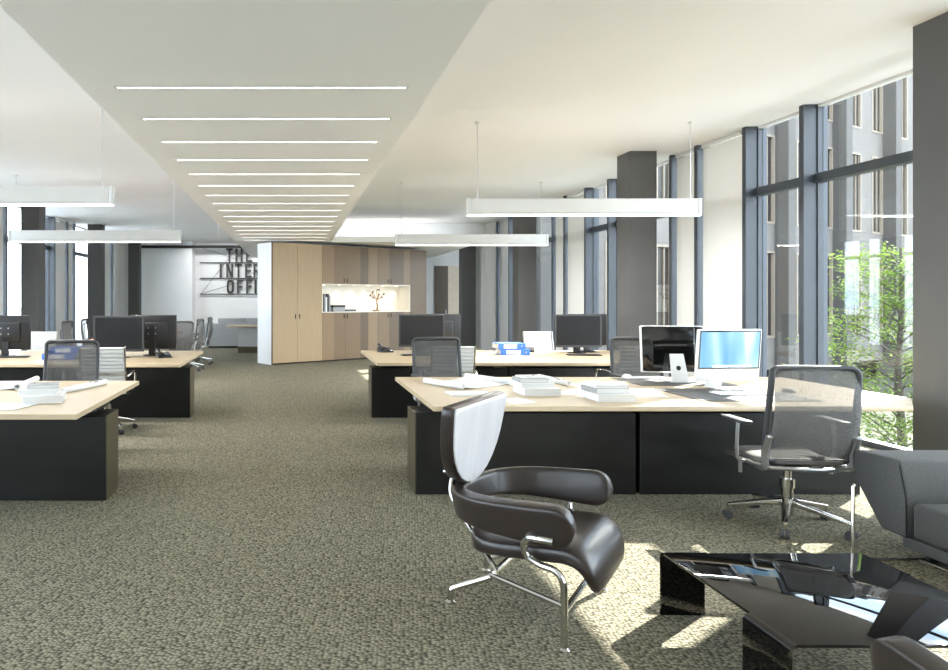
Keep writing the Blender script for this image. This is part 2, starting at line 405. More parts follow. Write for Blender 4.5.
# soft curtains at the far ends of the window walls
def curtain(x, y0, y1, label):
    c = B(); n = 40
    prof = [(x+0.05*math.sin(i*2.1)+0.02*math.sin(i*0.9), y0+(y1-y0)*i/n) for i in range(n+1)]
    vs = [(p[0], p[1], z) for p in prof for z in (0.03, CZ-0.05)]+[(p[0]+0.012, p[1], z) for p in prof for z in (0.03, CZ-0.05)]
    o = 2*(n+1); fs = []
    for i in range(n):
        fs.append((2*i, 2*i+2, 2*i+3, 2*i+1)); fs.append((o+2*i, o+2*i+1, o+2*i+3, o+2*i+2))
        fs.append((2*i, o+2*i, o+2*i+2, 2*i+2)); fs.append((2*i+1, 2*i+3, o+2*i+3, o+2*i+1))
    fs += [(0, 1, o+1, o), (2*n, o+2*n, o+2*n+1, 2*n+1)]
    t = thing('curtain', label, 'curtain', (0, 0, 0))
    part('fabric', c.add(vs, fs), 'blind_white', t, angle=60)
    part('curtain_rail', B().tube([(x, y0, CZ-0.03), (x, y1, CZ-0.03)], 0.015, 8), 'lamp_white', t)
curtain(5.62, 18.45, 20.6, 'off white curtain behind the far grey column on the right')
curtain(-6.25, 23.15, 25.1, 'off white curtain beside the dark column on the left')

# ---------------------------------------------------------------- lights of the room, plus added lamps at the far end
for i in range(16):
    y = 4.30+0.745*i
    t = thing('ceiling_light', '%s thin glowing light strip from the viewer in the lowered ceiling' % ord_w[i], 'ceiling light', (-0.205, y, SOF), 0, 'light strips in the lowered ceiling')
    part('diffuser', B().box(-0.94, 0.94, -0.012, 0.012, -0.004, 0.0), 'strip_glow', t)
    part('frame', B().box(-0.955, 0.955, -0.020, -0.012, -0.005, 0).box(-0.955, 0.955, 0.012, 0.020, -0.005, 0).box(-0.955, -0.94, -0.018, 0.018, -0.005, 0).box(0.94, 0.955, -0.018, 0.018, -0.005, 0), 'lamp_white', t)
PEND_DOWN, PEND_UP = 45, 1.2
def pendant(x0, x1, y, zb, label):
    L = (x1-x0)/2
    t = thing('pendant_lamp', label, 'pendant lamp', ((x0+x1)/2, y, zb), 0, 'long white pendant lamps')
    part('housing', B().box(-L+0.05, L-0.05, -0.035, 0.035, 0.018, 0.215, 0.006, 2), 'lamp_white', t)
    for s in (-1, 1):
        part('end_cap', B().box(min(s*L, s*(L-0.05)), max(s*L, s*(L-0.05)), -0.038, 0.038, 0.012, 0.22, 0.008, 2), 'lamp_white', t)
        part('wire', B().tube([(s*(L-0.13), 0, 0.22), (s*(L-0.13), 0, CZ-zb)], 0.005, 6), 'steel_wire', t)
        part('wire_clip', B().lathe([(0.014, 0.215), (0.014, 0.24), (0.006, 0.27)], (s*(L-0.13), 0, 0), 8), 'lamp_white', t)
        part('ceiling_rose', B().lathe([(0.03, CZ-zb-0.02), (0.03, CZ-zb)], (s*(L-0.13), 0, 0), 12), 'lamp_white', t)
    part('diffuser', B().box(-L+0.01, L-0.01, -0.032, 0.032, 0, 0.016, 0.004), 'lamp_glow', t)
    for zl, rx, en in ((-0.004, 0, PEND_DOWN), (0.226, PI, PEND_UP)):
        ld = bpy.data.lights.new('pendant_light', 'AREA'); ld.shape = 'RECTANGLE'; ld.size = 2*L-0.4; ld.size_y = 0.05; ld.energy = en; ld.color = (1.0, 0.98, 0.95)
        lo = bpy.data.objects.new('pendant_light', ld); COL.objects.link(lo); lo.parent = t; lo.location = (0, 0, zl); lo.rotation_euler = (rx, 0, 0)
    part('groove', B().box(-L+0.3, L-0.3, -0.0365, -0.034, 0.035, 0.042), 'wall_grey', t)
pendant(2.17, 5.09, 8.24, 2.555, 'long white pendant lamp in front of the square grey column')
pendant(1.93, 4.83, 12.5, 2.53, 'white pendant lamp in front of the wooden cupboards, farther on the right')
pendant(-4.9, -1.98, 7.3, 2.55, 'nearest white pendant lamp cut off by the left edge')
pendant(-5.08, -2.0, 11.8, 2.53, 'white pendant lamp hanging low before the white wall on the left')

cv = thing('added_cove_light', 'added light trough on top of the white canopy, brightening the downstand', 'ceiling light', (2.6, 18.5, 3.02))  # added lamp, hidden on the canopy, to brighten the downstand
part('trough', B().box(-1.7, 1.7, -0.06, 0.06, 0.0, 0.03, 0.003), 'lamp_white', cv)
part('diffuser', B().box(-1.68, 1.68, -0.04, 0.04, 0.03, 0.04), 'lamp_glow', cv)
ld = bpy.data.lights.new('added_cove_lamp', 'AREA'); ld.shape = 'RECTANGLE'; ld.size = 3.3; ld.size_y = 0.08; ld.energy = 6
lo = bpy.data.objects.new('added_cove_lamp', ld); COL.objects.link(lo); lo.parent = cv; lo.location = (0, 0, 0.05); lo.rotation_euler = (PI-0.5, 0, 0)
for i, (x, y) in enumerate(((-3.3, 24.0), (-2.3, 24.0), (-1.2, 24.0), (-2.6, 20.6))):  # added lamps, out of view, to brighten the lounge wall
    t = thing('added_ceiling_spot', '%s added ceiling spot brightening the lounge' % ['left', 'middle', 'right', 'single nearer'][i], 'ceiling light', (x, y, CZ), 0, 'added lounge spots')
    part('ring', B().lathe([(0.06, -0.012), (0.075, -0.012), (0.075, 0)], (0, 0, 0), 16), 'lamp_white', t)
    part('lens', B().lathe([(0.055, -0.010), (0.055, -0.006)], (0, 0, 0), 16), 'spot_glow', t)
    ld = bpy.data.lights.new('added_lounge_spot', 'SPOT'); ld.energy = 50; ld.spot_size = math.radians(120); ld.spot_blend = 0.7; ld.shadow_soft_size = 0.05
    lo = bpy.data.objects.new('added_lounge_spot', ld); COL.objects.link(lo); lo.parent = t; lo.location = (0, 0, -0.03); lo.rotation_euler = (math.radians(38 if i < 3 else 5), 0, 0)

# ---------------------------------------------------------------- desks
def desk(label, xl, xr, y0, y1, bx, by, boxes_x, side, cut=None):
    t = thing('desk', label, 'desk', ((xl+xr)/2, (y0+y1)/2, 0), 0, 'pale wooden double desks'); cx, cy = (xl+xr)/2, (y0+y1)/2
    top = [(xl-cx, y0-cy), (xr-cx, y0-cy), (xr-cx, y1-cy), (xl-cx, y1-cy)]
    if cut: top[1:2] = [(xr-cut[0]-cx, y0-cy), (xr-cx, y0+cut[1]-cy)]
    part('desktop', B().prism(top, lambda a, b, c: (a, b, c), 0.702, 0.74, 0.003, 1), 'desk_maple', t, 'pale maple top')
    for (a, b) in boxes_x:
        bo = part('storage_box', B().box(a-cx, b-cx, by-cy, by+0.34-cy, 0.0, 0.635, 0.004), 'box_black', t, 'black box under the top')
        e = a if side > 0 else b
        part('support', B().box(a+0.13-cx, b-0.13-cx, by+0.12-cy, by+0.56-cy, 0.60 if False else 0.636, 0.701), 'box_black', t)
        part('rear_leg', B().box(a+0.7-cx, b-0.7-cx, by+0.345-cy, y1-0.35-cy, 0.0, 0.62, 0.004), 'box_black', t)
    e = boxes_x[0][0] if side > 0 else boxes_x[-1][1]
    xa, xb = (e-0.006, e-0.0005) if side > 0 else (e+0.0005, e+0.006)
    part('end_panel', B().box(xa-cx, xb-cx, by+0.004-cy, by+0.336-cy, 0.0, 0.635), 'box_bronze', t, 'bronze tinted end panel')
    return t
desk('pale wooden desk in front on the right, behind the brown armchair', 1.02, 4.87, 4.80, 6.60, 0, 5.13, [(0.955, 2.665), (2.70, 4.41)], 1, (0.36, 0.40))
desk('pale wooden desk farther back on the right, with two dark monitors', 1.03, 4.95, 8.07, 10.03, 0, 8.45, [(1.01, 2.74), (2.77, 4.5)], 1)
desk('pale wooden desk in front on the left, cut off by the picture edge', -5.4, -1.465, 4.47, 6.29, 0, 4.97, [(-4.9, -3.17), (-3.14, -1.41)], -1)
desk('pale wooden desk farther back on the left, with blue binders', -5.2, -1.35, 7.90, 9.94, 0, 8.45, [(-4.78, -3.05), (-3.02, -1.32)], -1)

# ---------------------------------------------------------------- task chair (faces +y)
def star_base(t, mat, wheel, R=0.345, hub=0.12):
    part('gas_lift', B().lathe([(0.030, 0.07), (0.034, 0.10), (0.034, 0.25), (0.044, 0.25), (0.044, 0.31), (0.024, 0.31), (0.024, 0.40)], (0, 0, 0), 14), mat, t)
    for k in range(5):
        a = 2*PI*k/5+0.35; ca, sa = math.cos(a), math.sin(a)
        path = [Vector((ca*r, sa*r, z)) for r, z in ((0.02, 0.155), (0.12, 0.14), (0.24, 0.115), (R, 0.095))]
        lg = part('base_leg', B().sweep(path, (-sa, ca, 0), [0.032, 0.027, 0.023, 0.018], [0.026, 0.022, 0.017, 0.012], 3, 10), mat, t)
        c = B(); ox, oy = ca*R, sa*R
        c.tube([(ox, oy, 0.095), (ox, oy, 0.05)], 0.009, 8)
        part('caster_stem', c, 'chrome', lg)
        for s in (-1, 1):
            # wheel discs, axis along the leg's tangent
            tx, ty = -sa*s, ca*s
            wv = B().tube([(ox+tx*0.004, oy+ty*0.004, 0.028), (ox+tx*0.024, oy+ty*0.024, 0.028)], 0.028, 14)
            part('caster_wheel', wv, wheel, lg)
def rrect_loop(w0, w1, z0, z1, yf, r=0.05, n=5):
    pts = []
    def corner(cx, cz, a0):
        for i in range(n+1):
            a = a0+PI/2*i/n; pts.append((cx+r*math.cos(a), cz+r*math.sin(a)))
    corner(w1-r, z1-r, 0); corner(-w1+r, z1-r, PI/2)
    corner(-w0+r, z0+r, PI); corner(w0-r, z0+r, 1.5*PI)
    return [(p[0], yf(p[1]), p[1]) for p in pts]
def backy(z): return -0.22-0.10*(z-0.45)-0.07*math.sin(max(0, min(1, (z-0.5)/0.6))*PI)+0.03
def task_chair(label, loc, rz, frame='plastic_dark', group='grey mesh office chairs'):
    t = thing('office_chair', label, 'office chair', loc, rz, group)
    star_base(t, 'chrome', 'rubber')
    part('mechanism', B().prism([(-0.10, 0.40), (0.14, 0.40), (0.18, 0.43), (-0.16, 0.43)], lambda a, b, c: (c, a, b), -0.06, 0.06, 0.008), 'plastic_dark', t)
    part('tilt_lever', B().tube([(0.05, 0.02, 0.415), (0.24, 0.02, 0.41)], 0.007, 8), 'chrome', t)
    n = 14
    pth = [(0, -0.22+0.47*i/n, 0.455+0.012*math.cos(i/n*PI*2)-0.03*max(0, i/n-0.8)*5*0.5) for i in range(n+1)]
    def endr(i): u = min(i, n-i)/n; return min(1.0, 0.86+0.14*math.sqrt(min(1, u/0.15)))
    part('seat', B().sweep(pth, (1, 0, 0), [0.235*endr(i) for i in range(n+1)], [0.03*(0.35 if i in (0, n) else 0.8 if i in (1, n-1) else 1) for i in range(n+1)], 5, 28), 'seat_fabric', t, 'grey upholstered seat')
    part('seat_frame', B().tube([(-0.24, -0.21, 0.43), (-0.25, 0.2, 0.425), (-0.2, 0.25, 0.42), (0.2, 0.25, 0.42), (0.25, 0.2, 0.425), (0.24, -0.21, 0.43)], 0.014, 8, 3, True), 'aluminium', t)
    part('cross_arm', B().prism([(-0.27, 0.435), (-0.06, 0.39), (0.06, 0.39), (0.27, 0.435), (0.27, 0.41), (0.05, 0.365), (-0.05, 0.365), (-0.27, 0.41)], lambda a, b, c: (a, c, b), -0.03, 0.03, 0.004), 'aluminium', t)
    bf = part('back_frame', B().tube(rrect_loop(0.265, 0.262, 0.47, 1.08, backy, 0.05), 0.020, 10, 0, True), frame, t)
    bf.modifiers.new('sub', 'SUBSURF').levels = 0
    for s in (-1, 1):
        part('back_support', B().tube([(s*0.266, backy(0.64), 0.64), (s*0.266, backy(0.52)-0.008, 0.52), (s*0.262, -0.20, 0.43), (s*0.255, -0.10, 0.42)], 0.021, 8, 4), 'aluminium', t)
    # mesh cloth as a thin curved sheet
    vs = []; fs = []; nx, nzz = 8, 12
    for j in range(nzz+1):
        z = 0.475+0.60*j/nzz; hw = 0.265-0.003*j/nzz-0.006
        if j in (0, nzz): hw -= 0.03
        for i in range(nx+1):
            x = -hw+2*hw*i/nx; vs.append((x, backy(z)-0.035*(1-(x/hw)**2)*0.6, z))
    for j in range(nzz):
        for i in range(nx): a = j*(nx+1)+i; fs.append((a, a+1, a+nx+2, a+nx+1))
    o = part('mesh_back', B().add(vs, fs), 'mesh_grey', t, 'see through grey mesh', 80)
    sol = o.modifiers.new('thick', 'SOLIDIFY'); sol.thickness = 0.003
    for s in (-1, 1):
        ar = part('armrest', B().box(min(s*0.275, s*0.345), max(s*0.275, s*0.345), -0.10, 0.17, 0.685, 0.71, 0.010, 2), frame, t)
        part('arm_post', B().tube([(s*0.305, 0.02, 0.69), (s*0.31, 0.02, 0.44), (s*0.25, 0.02, 0.418)], 0.011, 8, 3), 'aluminium', ar)
        part('arm_stub', B().tube([(s*0.29, 0.02, 0.43), (s*0.29, 0.02, 0.34)], 0.012, 8), 'aluminium', ar)
    return t
tc0 = task_chair('grey mesh office chair beside the coffee table, nearest', (3.34, 4.46, 0), math.radians(-5))
dup(tc0, (1.63, 7.10, 0), PI+0.12, 'grey mesh office chair behind the armchair, between the two right desks')
dup(tc0, (3.80, 7.10, 0), PI-0.10, 'grey mesh office chair behind the black backed white computer')
dup(tc0, (-2.27, 6.58, 0), PI+0.08, 'grey mesh office chair between the two left desks')

# meeting chairs: slim silver frame, mesh back
mc0 = task_chair('slim mesh chair at the meeting table, nearest of the three by the aisle', (-2.30, 12.75, 0), math.radians(40), 'plastic_dark', 'mesh chairs at the meeting table')
dup(mc0, (-2.24, 14.1, 0), math.radians(84), 'slim mesh chair at the meeting table, middle of the three by the aisle')
dup(mc0, (-2.20, 15.4, 0), math.radians(88), 'slim mesh chair at the meeting table, farthest of the three by the aisle')
dup(mc0, (-4.15, 12.9, 0), math.radians(-95), 'slim mesh chair on the window side of the meeting table, nearer one')
dup(mc0, (-4.25, 14.3, 0), math.radians(-85), 'slim mesh chair on the window side of the meeting table, farther one')
mt = thing('meeting_table', 'orange toned wooden meeting table behind the left desks', 'table', (-3.3, 14.1, 0))
part('tabletop', B().box(-0.62, 0.62, -1.9, 1.9, 0.71, 0.74, 0.004), 'meeting_orange', mt)
for sx in (-1, 1):
    for sy in (-1, 1): part('leg', B().box(sx*0.5-0.03, sx*0.5+0.03, sy*1.7-0.03, sy*1.7+0.03, 0, 0.71, 0.003), 'aluminium', mt)

# white ribbed chair (faces +y)
def white_chair(label, loc, rz):
    t = thing('white_office_chair', label, 'office chair', loc, rz, 'white ribbed office chairs')
    star_base(t, 'chrome', 'plastic_black', 0.31)
    prof = [(0.25, 0.46), (0.15, 0.475), (0.0, 0.465), (-0.12, 0.455), (-0.20, 0.47), (-0.245, 0.53), (-0.265, 0.62), (-0.29, 0.74), (-0.315, 0.86), (-0.335, 0.985)]
    P = catmull([Vector((0, a, b)) for a, b in prof], 3)
    for i in range(0, len(P)-1):
        a, b = P[i], P[i+1]
        part('rib', B().sweep([a+(b-a)*u for u in (0.02, 0.2, 0.5, 0.8, 0.98)], (1, 0, 0), [0.235]*5, [0.006, 0.013, 0.016, 0.013, 0.006], 8, 16), 'white_leather', t)
    for s in (-1, 1):
        part('side_rail', B().sweep([p+Vector((s*0.245, 0, 0)) for p in P], (1, 0, 0), [0.009]*len(P), [0.018]*len(P), 4, 8), 'chrome', t)
        part('armrest', B().tube([(s*0.262, 0.13, 0.46), (s*0.29, 0.14, 0.56), (s*0.295, 0.10, 0.665), (s*0.295, -0.05, 0.685), (s*0.29, -0.22, 0.675), (s*0.262, -0.275, 0.66)], 0.012, 8, 4), 'chrome', t)
    part('back_bar', B().tube([(-0.25, -0.30, 0.69), (-0.1, -0.325, 0.69), (0.1, -0.325, 0.69), (0.25, -0.30, 0.69)], 0.011, 8, 3), 'chrome', t)
    part('seat_bar', B().tube([(-0.25, 0.02, 0.44), (0, 0.02, 0.41), (0.25, 0.02, 0.44)], 0.014, 8, 3), 'chrome', t)
    return t
wc0 = white_chair('white ribbed chair with chrome arms at the left rear desk', (-2.14, 7.62, 0), 0.10)
dup(wc0, (1.83, 7.80, 0), -0.05, 'white ribbed chair half hidden behind the left mesh chair at the right rear desk')
dup(wc0, (3.93, 7.80, 0), 0.05, 'white ribbed chair with chrome arm showing behind the right mesh chair')
dup(wc0, (4.06, 10.55, 0), PI+0.1, 'white ribbed chair on the far side of the right rear desk')
dup(wc0, (-4.13, 10.5, 0), PI-0.1, 'white ribbed chair on the far side of the left rear desk')

# ---------------------------------------------------------------- brown leather armchair (faces +y)
def armchair(label, loc, rz):
    t = thing('armchair', label, 'armchair', loc, rz, 'brown leather armchairs with tubular steel frames')
    # seat: cushion with a rolled front lip
    key = [(-0.21, 0.325), (-0.15, 0.335), (0.0, 0.35), (0.18, 0.372), (0.29, 0.380), (0.355, 0.345), (0.385, 0.28), (0.392, 0.225)]
    P = catmull([Vector((0, a, b)) for a, b in key], 5); n = len(P)
    ha = []; hb = []
    for i in range(n):
        u = i/(n-1)
        a = 0.315*(math.sqrt(max(0.02, 1-(1-min(1, u/0.28))**2)))*(1-0.25*max(0, (u-0.72)/0.28)**2)
        b = 0.055*(1-0.6*max(0, (u-0.6)/0.4))
        if i == 0: b *= 0.5
        if i >= n-2: b *= (0.75, 0.35)[i-(n-2)]
        ha.append(max(a, 0.05)); hb.append(b)
    part('seat', B().sweep(P, (1, 0, 0), ha, hb, 4, 40), 'leather', t, angle=60)
    # horseshoe arm band
    key = [(0.365, 0.335), (0.365, 0.20), (0.36, 0.06), (0.335, -0.09), (0.255, -0.215), (0.13, -0.28), (0, -0.30)]
    key = key+[(-a, b) for a, b in key[-2::-1]]
    P = catmull([Vector((a, b, 0.0)) for a, b in key], 6); n = len(P)
    S_ = [0]
    for i in range(1, n): S_.append(S_[-1]+(P[i]-P[i-1]).length)
    Lt = S_[-1]; ha = []; hb = []; sides = []
    for i in range(n):
        e = min(S_[i], Lt-S_[i]); mid = abs(S_[i]/Lt-0.5)*2
        h = 0.094-0.042*(1-mid)**1.3
        k = math.sqrt(max(0.0, 1-(1-min(1, e/0.085))**2))
        ha.append(max(0.012, h*k)); hb.append(0.040*(0.45+0.55*min(1, math.sqrt(min(1, e/0.03)))))
        P[i].z = 0.532-0.032*(1-mid)
        # the band leans outward a little at the arms
        out = Vector((P[i].x, P[i].y, 0)).normalized(); sides.append((out.x*0.22, out.y*0.22, 1))
    part('arm_band', B().sweep(P, sides, ha, hb, 6.5, 40), 'leather', t, 'curved brown leather arm band', 50)
    # shield shaped backrest
    prof = [(0.55, 0.03), (0.565, 0.10), (0.60, 0.18), (0.65, 0.245), (0.71, 0.295), (0.78, 0.330), (0.86, 0.352), (0.94, 0.365), (0.975, 0.368), (0.988, 0.362), (0.992, 0.355)]
    def shield(k, dy, t0):
        P = []; ha = []; hb = []
        for i, (z, hw) in enumerate(prof):
            zz = 0.772+(z-0.772)*k
            P.append((-0.02, -0.312+0.125*(zz-0.55)+dy, zz)); ha.append(hw*k-(1-k)*0.02); n_ = len(prof)
            hb.append(t0*([0.5, 0.9, 0.97][i] if i < 3 else [0.98, 0.9, 0.65][i-n_+3] if i >= n_-3 else 1.0))
        return B().sweep(P, (1, 0, 0), ha, hb, 10, 48)
    br_ = part('backrest', shield(1.0, 0.0, 0.038), 'leather', t, 'shield shaped leather backrest', 50)
    part('backrest_reflection', shield(0.965, 0.034, 0.010), 'leather_reflection', br_, 'backrest front with a pale window reflection painted in', 50)
    part('backrest_pin', B().tube([(0.06, -0.335, 0.60), (0.06, -0.40, 0.60), (-0.06, -0.40, 0.60), (-0.06, -0.335, 0.60)], 0.010, 8), 'chrome', t)
    R_ = 0.0155
    for s in (-1, 1):
        part('front_leg', B().tube([(s*0.37, 0.29, 0.012), (s*0.37, 0.29, 0.18), (s*0.37, 0.285, 0.29), (s*0.37, 0.25, 0.335), (s*0.37, 0.19, 0.345), (s*0.374, 0.135, 0.37), (s*0.385, 0.12, 0.42), (s*0.405, 0.15, 0.465), (s*0.418, 0.20, 0.475), (s*0.415, 0.255, 0.475)], R_, 10, 4), 'chrome', t)
        part('foot', B().lathe([(0.026, 0), (0.026, 0.006), (0.014, 0.016)], (s*0.37, 0.29, 0), 14), 'chrome', t)
        part('rear_leg', B().tube([(s*0.24, -0.29, 0.012), (s*0.24, -0.285, 0.06), (s*0.235, -0.255, 0.085), (s*0.22, -0.10, 0.165), (s*0.21, -0.075, 0.19), (s*0.20, -0.10, 0.24), (s*0.15, -0.29, 0.46), (s*0.10, -0.345, 0.52), (s*0.05, -0.352, 0.60), (s*0.05, -0.35, 0.66)], R_, 10, 4), 'chrome', t)
        part('foot', B().lathe([(0.026, 0), (0.026, 0.006), (0.014, 0.016)], (s*0.24, -0.29, 0), 14), 'chrome', t)
        part('side_rail', B().tube([(s*0.22, -0.09, 0.18), (s*0.37, 0.285, 0.19)], R_*0.9, 10), 'chrome', t)
    part('cross_rail', B().tube([(-0.37, 0.285, 0.16), (0.37, 0.285, 0.16)], R_*0.9, 10), 'chrome', t)
    part('rear_cross_rail', B().tube([(-0.215, -0.085, 0.185), (0.215, -0.085, 0.185)], R_*0.9, 10), 'chrome', t)
    return t
ac0 = armchair('dark brown leather armchair with a high shield shaped back on the carpet', (1.165, 3.325, 0), math.radians(-127.1))
dup(ac0, (1.985, 1.49, 0), 0.0, 'brown leather armchair cut off at the bottom right corner, only its arm showing')

# ---------------------------------------------------------------- black glass coffee table
ct = thing('coffee_table', 'low black mirror glass coffee table with folded legs', 'coffee table', (2.24, 2.735, 0))
hx, hy, tz, tt = 0.47, 0.42, 0.306, 0.012
part('tabletop', B().box(-hx, hx, -hy, hy, tz-tt, tz, 0.003, 2), 'table_glass', ct)
def fold_leg(axis, fixed, a0, a1, inward):
    # bent sheet: quarter round from the top edge down to the floor
    r = 0.03; prof = []
    for i in range(7):
        a = PI/2*i/6; prof.append((r*math.sin(a), tz-r+r*math.cos(a)))
    prof.append((r, 0.0)); prof.append((r-tt, 0.0))
    for i in range(6, -1, -1):
        a = PI/2*i/6; prof.append(((r-tt)*math.sin(a), tz-r+(r-tt)*math.cos(a)))
    fn = (lambda a, b, c: (fixed+inward*a, c, b)) if axis == 'x' else (lambda a, b, c: (c, fixed+inward*a, b))
    part('folded_leg', B().prism(prof, fn, a0, a1), 'table_glass', ct)
fold_leg('y', hy, -hx, -hx+0.21, 1); fold_leg('x', -hx, -hy, -hy+0.24, -1)
fold_leg('y', -hy, hx-0.21, hx, -1); fold_leg('x', hx, hy-0.24, hy, 1)

# ---------------------------------------------------------------- grey sofa at the right edge (front faces -x)
sf = thing('sofa', 'dark grey fabric sofa with slanted arms at the right edge', 'sofa', (3.97, 3.10, 0.0))
part('base', B().box(-0.37, 0.45, -1.0, 0.80, 0.055, 0.125, 0.008, 2), 'sofa_fabric', sf)
part('seat_cushion', B().box(-0.40, 0.30, -0.66, 0.715, 0.135, 0.345, 0.03, 3), 'sofa_fabric', sf, 'thick grey seat cushion')
for s, nm in ((1, 'far'), (-1, 'near')):
    yo = 0.0 if s > 0 else -0.12
    poly = [(0.73, 0.128), (0.90, 0.128), (1.10, 0.40), (1.09, 0.565), (0.78, 0.575), (0.735, 0.36)]
    poly = [(p[0]+yo, p[1]) for p in poly]
    part('arm', B().prism([(s*a-(0 if s > 0 else 0.0), b) for a, b in poly], lambda a, b, c: (c, a, b), -0.41, 0.50, 0.02, 3), 'sofa_fabric', sf, 'slanted upholstered arm')
    part('arm_seam', B().tube([(-0.408, s*(0.775+yo), 0.545), (-0.411, s*(0.732+yo), 0.36), (-0.411, s*(0.728+yo), 0.14)], 0.004, 6), 'sofa_seam', sf)
part('back', B().prism([(0.28, 0.128), (0.50, 0.128), (0.62, 0.60), (0.56, 0.66), (0.42, 0.62), (0.32, 0.38)], lambda a, b, c: (a, c, b), -0.62, 0.73, 0.025, 3), 'sofa_fabric', sf)
for sx in (-0.3, 0.38):
    for sy in (-0.9, 0.7): part('foot', B().lathe([(0.02, 0.0), (0.022, 0.055)], (sx, sy, 0), 12), 'plastic_black', sf)
# slim chrome stand beside the sofa
st = thing('chrome_stand', 'slim chrome post with floor bars beside the sofa arm', 'stand', (3.25, 3.83, 0))
part('post', B().tube([(0, 0, 0.012), (0, 0, 0.43), (0.01, 0, 0.445)], 0.009, 8), 'chrome', st)
part('floor_bar', B().tube([(0, 0, 0.009), (1.05, 0, 0.009)], 0.009, 8), 'chrome', st)
part('floor_bar', B().tube([(0.38, 0, 0.008), (0.42, -0.55, 0.008)], 0.008, 8), 'chrome', st)

# ---------------------------------------------------------------- computers
def monitor(label, loc, rz, wd=0.66, h=0.47, group='black desk monitors'):     # screen faces -y
    t = thing('monitor', label, 'monitor', loc, rz, group); z0 = 0.085; w2 = wd/2
    part('casing', B().box(-w2, w2, -0.012, 0.022, z0, z0+h, 0.006, 2), 'plastic_black', t)
    b = B()
    for a in ((-w2, w2, z0, z0+0.03), (-w2, w2, z0+h-0.022, z0+h), (-w2, -w2+0.022, z0+0.03, z0+h-0.022), (w2-0.022, w2, z0+0.03, z0+h-0.022)):
        b.box(a[0], a[1], -0.018, -0.012, a[2], a[3])
    part('bezel', b, 'plastic_dark', t)
    part('screen', B().box(-w2+0.022, w2-0.022, -0.0145, -0.0125, z0+0.03, z0+h-0.022), 'screen_dark', t)
    bk = part('back_box', B().box(-w2*0.62, w2*0.62, 0.022, 0.055, z0+0.10, z0+h-0.10, 0.012, 2), 'plastic_black', t)
    for sx in (-1, 1):
        for sz in (-1, 1): part('screw', B().lathe([(0.010, 0.0), (0.010, 0.004)], (sx*0.05, 0.055, z0+h/2+0.02+sz*0.04), 8, 'y'), 'aluminium', bk)
    part('stand_neck', B().box(-0.05, 0.05, 0.03, 0.055, 0.012, z0+0.16, 0.006), 'plastic_black', t)
    part('stand_base', B().lathe([(0.13, 0), (0.13, 0.008), (0.10, 0.014), (0.04, 0.018)], (0, 0.04, 0), 24), 'plastic_black', t)
    return t
mo0 = monitor('dark monitor facing the viewer beside the wooden cupboards', (1.86, 9.55, 0.741), 0)
dup(mo0, (2.17, 9.86, 0.741), PI, 'monitor turned away, half hidden behind the dark monitor near the cupboards')
dup(mo0, (4.10, 9.50, 0.741), -0.05, 'dark monitor facing the viewer in front of the window columns')
dup(mo0, (4.36, 9.85, 0.741), PI+0.1, 'monitor turned away behind the dark monitor by the window')
dup(mo0, (-2.30, 8.72, 0.741), 0.02, 'dark monitor facing the viewer on the left rear desk')
dup(mo0, (-1.95, 9.18, 0.741), PI, 'black monitor seen from behind beside the aisle chairs')
dup(mo0, (-3.93, 9.05, 0.741), PI, 'black monitor seen from behind at the left picture edge')
def keyboard(label, loc, rz, mats, wd=0.44, dp=0.15):
    t = thing('keyboard', label, 'keyboard', loc, rz, 'keyboards')
    part('base', B().box(-wd/2, wd/2, -dp/2, dp/2, 0, 0.012, 0.004), mats[0], t)
    b = B()
    for r in range(5):
        for c in range(16):
            x = -wd/2+0.015+c*(wd-0.03)/16; y = -dp/2+0.012+r*(dp-0.024)/5
            b.box(x+0.002, x+(wd-0.03)/16-0.002, y+0.002, y+(dp-0.024)/5-0.002, 0.012, 0.017)
    k = part('keys', b, mats[1], t); k['kind'] = 'stuff'
    return t
PB = ('plastic_black', 'plastic_dark'); WB = ('white_gloss', 'white_gloss')
keyboard('black keyboard before the dark monitor by the cupboards', (1.72, 9.12, 0.741), 0.1, PB)
keyboard('black keyboard before the dark monitor by the window', (4.02, 9.12, 0.741), -0.05, PB)
keyboard('white keyboard in front of the lit blue screen', (3.66, 5.37, 0.747), 0.02, WB, 0.46)
keyboard('white keyboard behind the black backed computer', (3.42, 6.42, 0.747), PI, WB, 0.40, 0.11)
keyboard('black keyboard behind the monitor at the left picture edge', (-3.75, 8.82, 0.741), 0.15, PB)
def mouse(label, loc, rz, mat):
    t = thing('computer_mouse', label, 'mouse', loc, rz, 'computer mice')
    pth = [(0, -0.055+0.11*i/8, 0.002) for i in range(9)]
    b = B(); vs = []; fs = []
    for i in range(9):
        u = i/8; hw = 0.032*math.sqrt(max(0.03, 1-(2*u-1)**2*0.96)); hh = 0.034*math.sqrt(max(0.05, 1-(2*u-1.0)**2))
        for k in range(9):
            a = PI*k/8; vs.append((hw*math.cos(a), -0.055+0.11*u, hh*math.sin(a)))
    for i in range(8):
        for k in range(8): a = i*9+k; fs.append((a, a+1, a+10, a+9))
        fs.append((i*9, (i+1)*9, (i+1)*9+8, i*9+8))
    fs.append(tuple(range(9))); fs.append(tuple(72+k for k in range(9))[::-1])
    part('shell', b.add(vs, fs), mat, t, angle=50)
    part('scroll_wheel', B().tube([(-0.004, 0.028, 0.024), (0.004, 0.028, 0.024)], 0.008, 10), 'aluminium', t)
mouse('white mouse on the pad behind the mesh chair', on(789, 393)+(0.747,), 0.5, 'white_gloss')
mouse('white mouse on the far pad by the book stacks', on(627, 378)+(0.747,), 0.4, 'white_gloss')

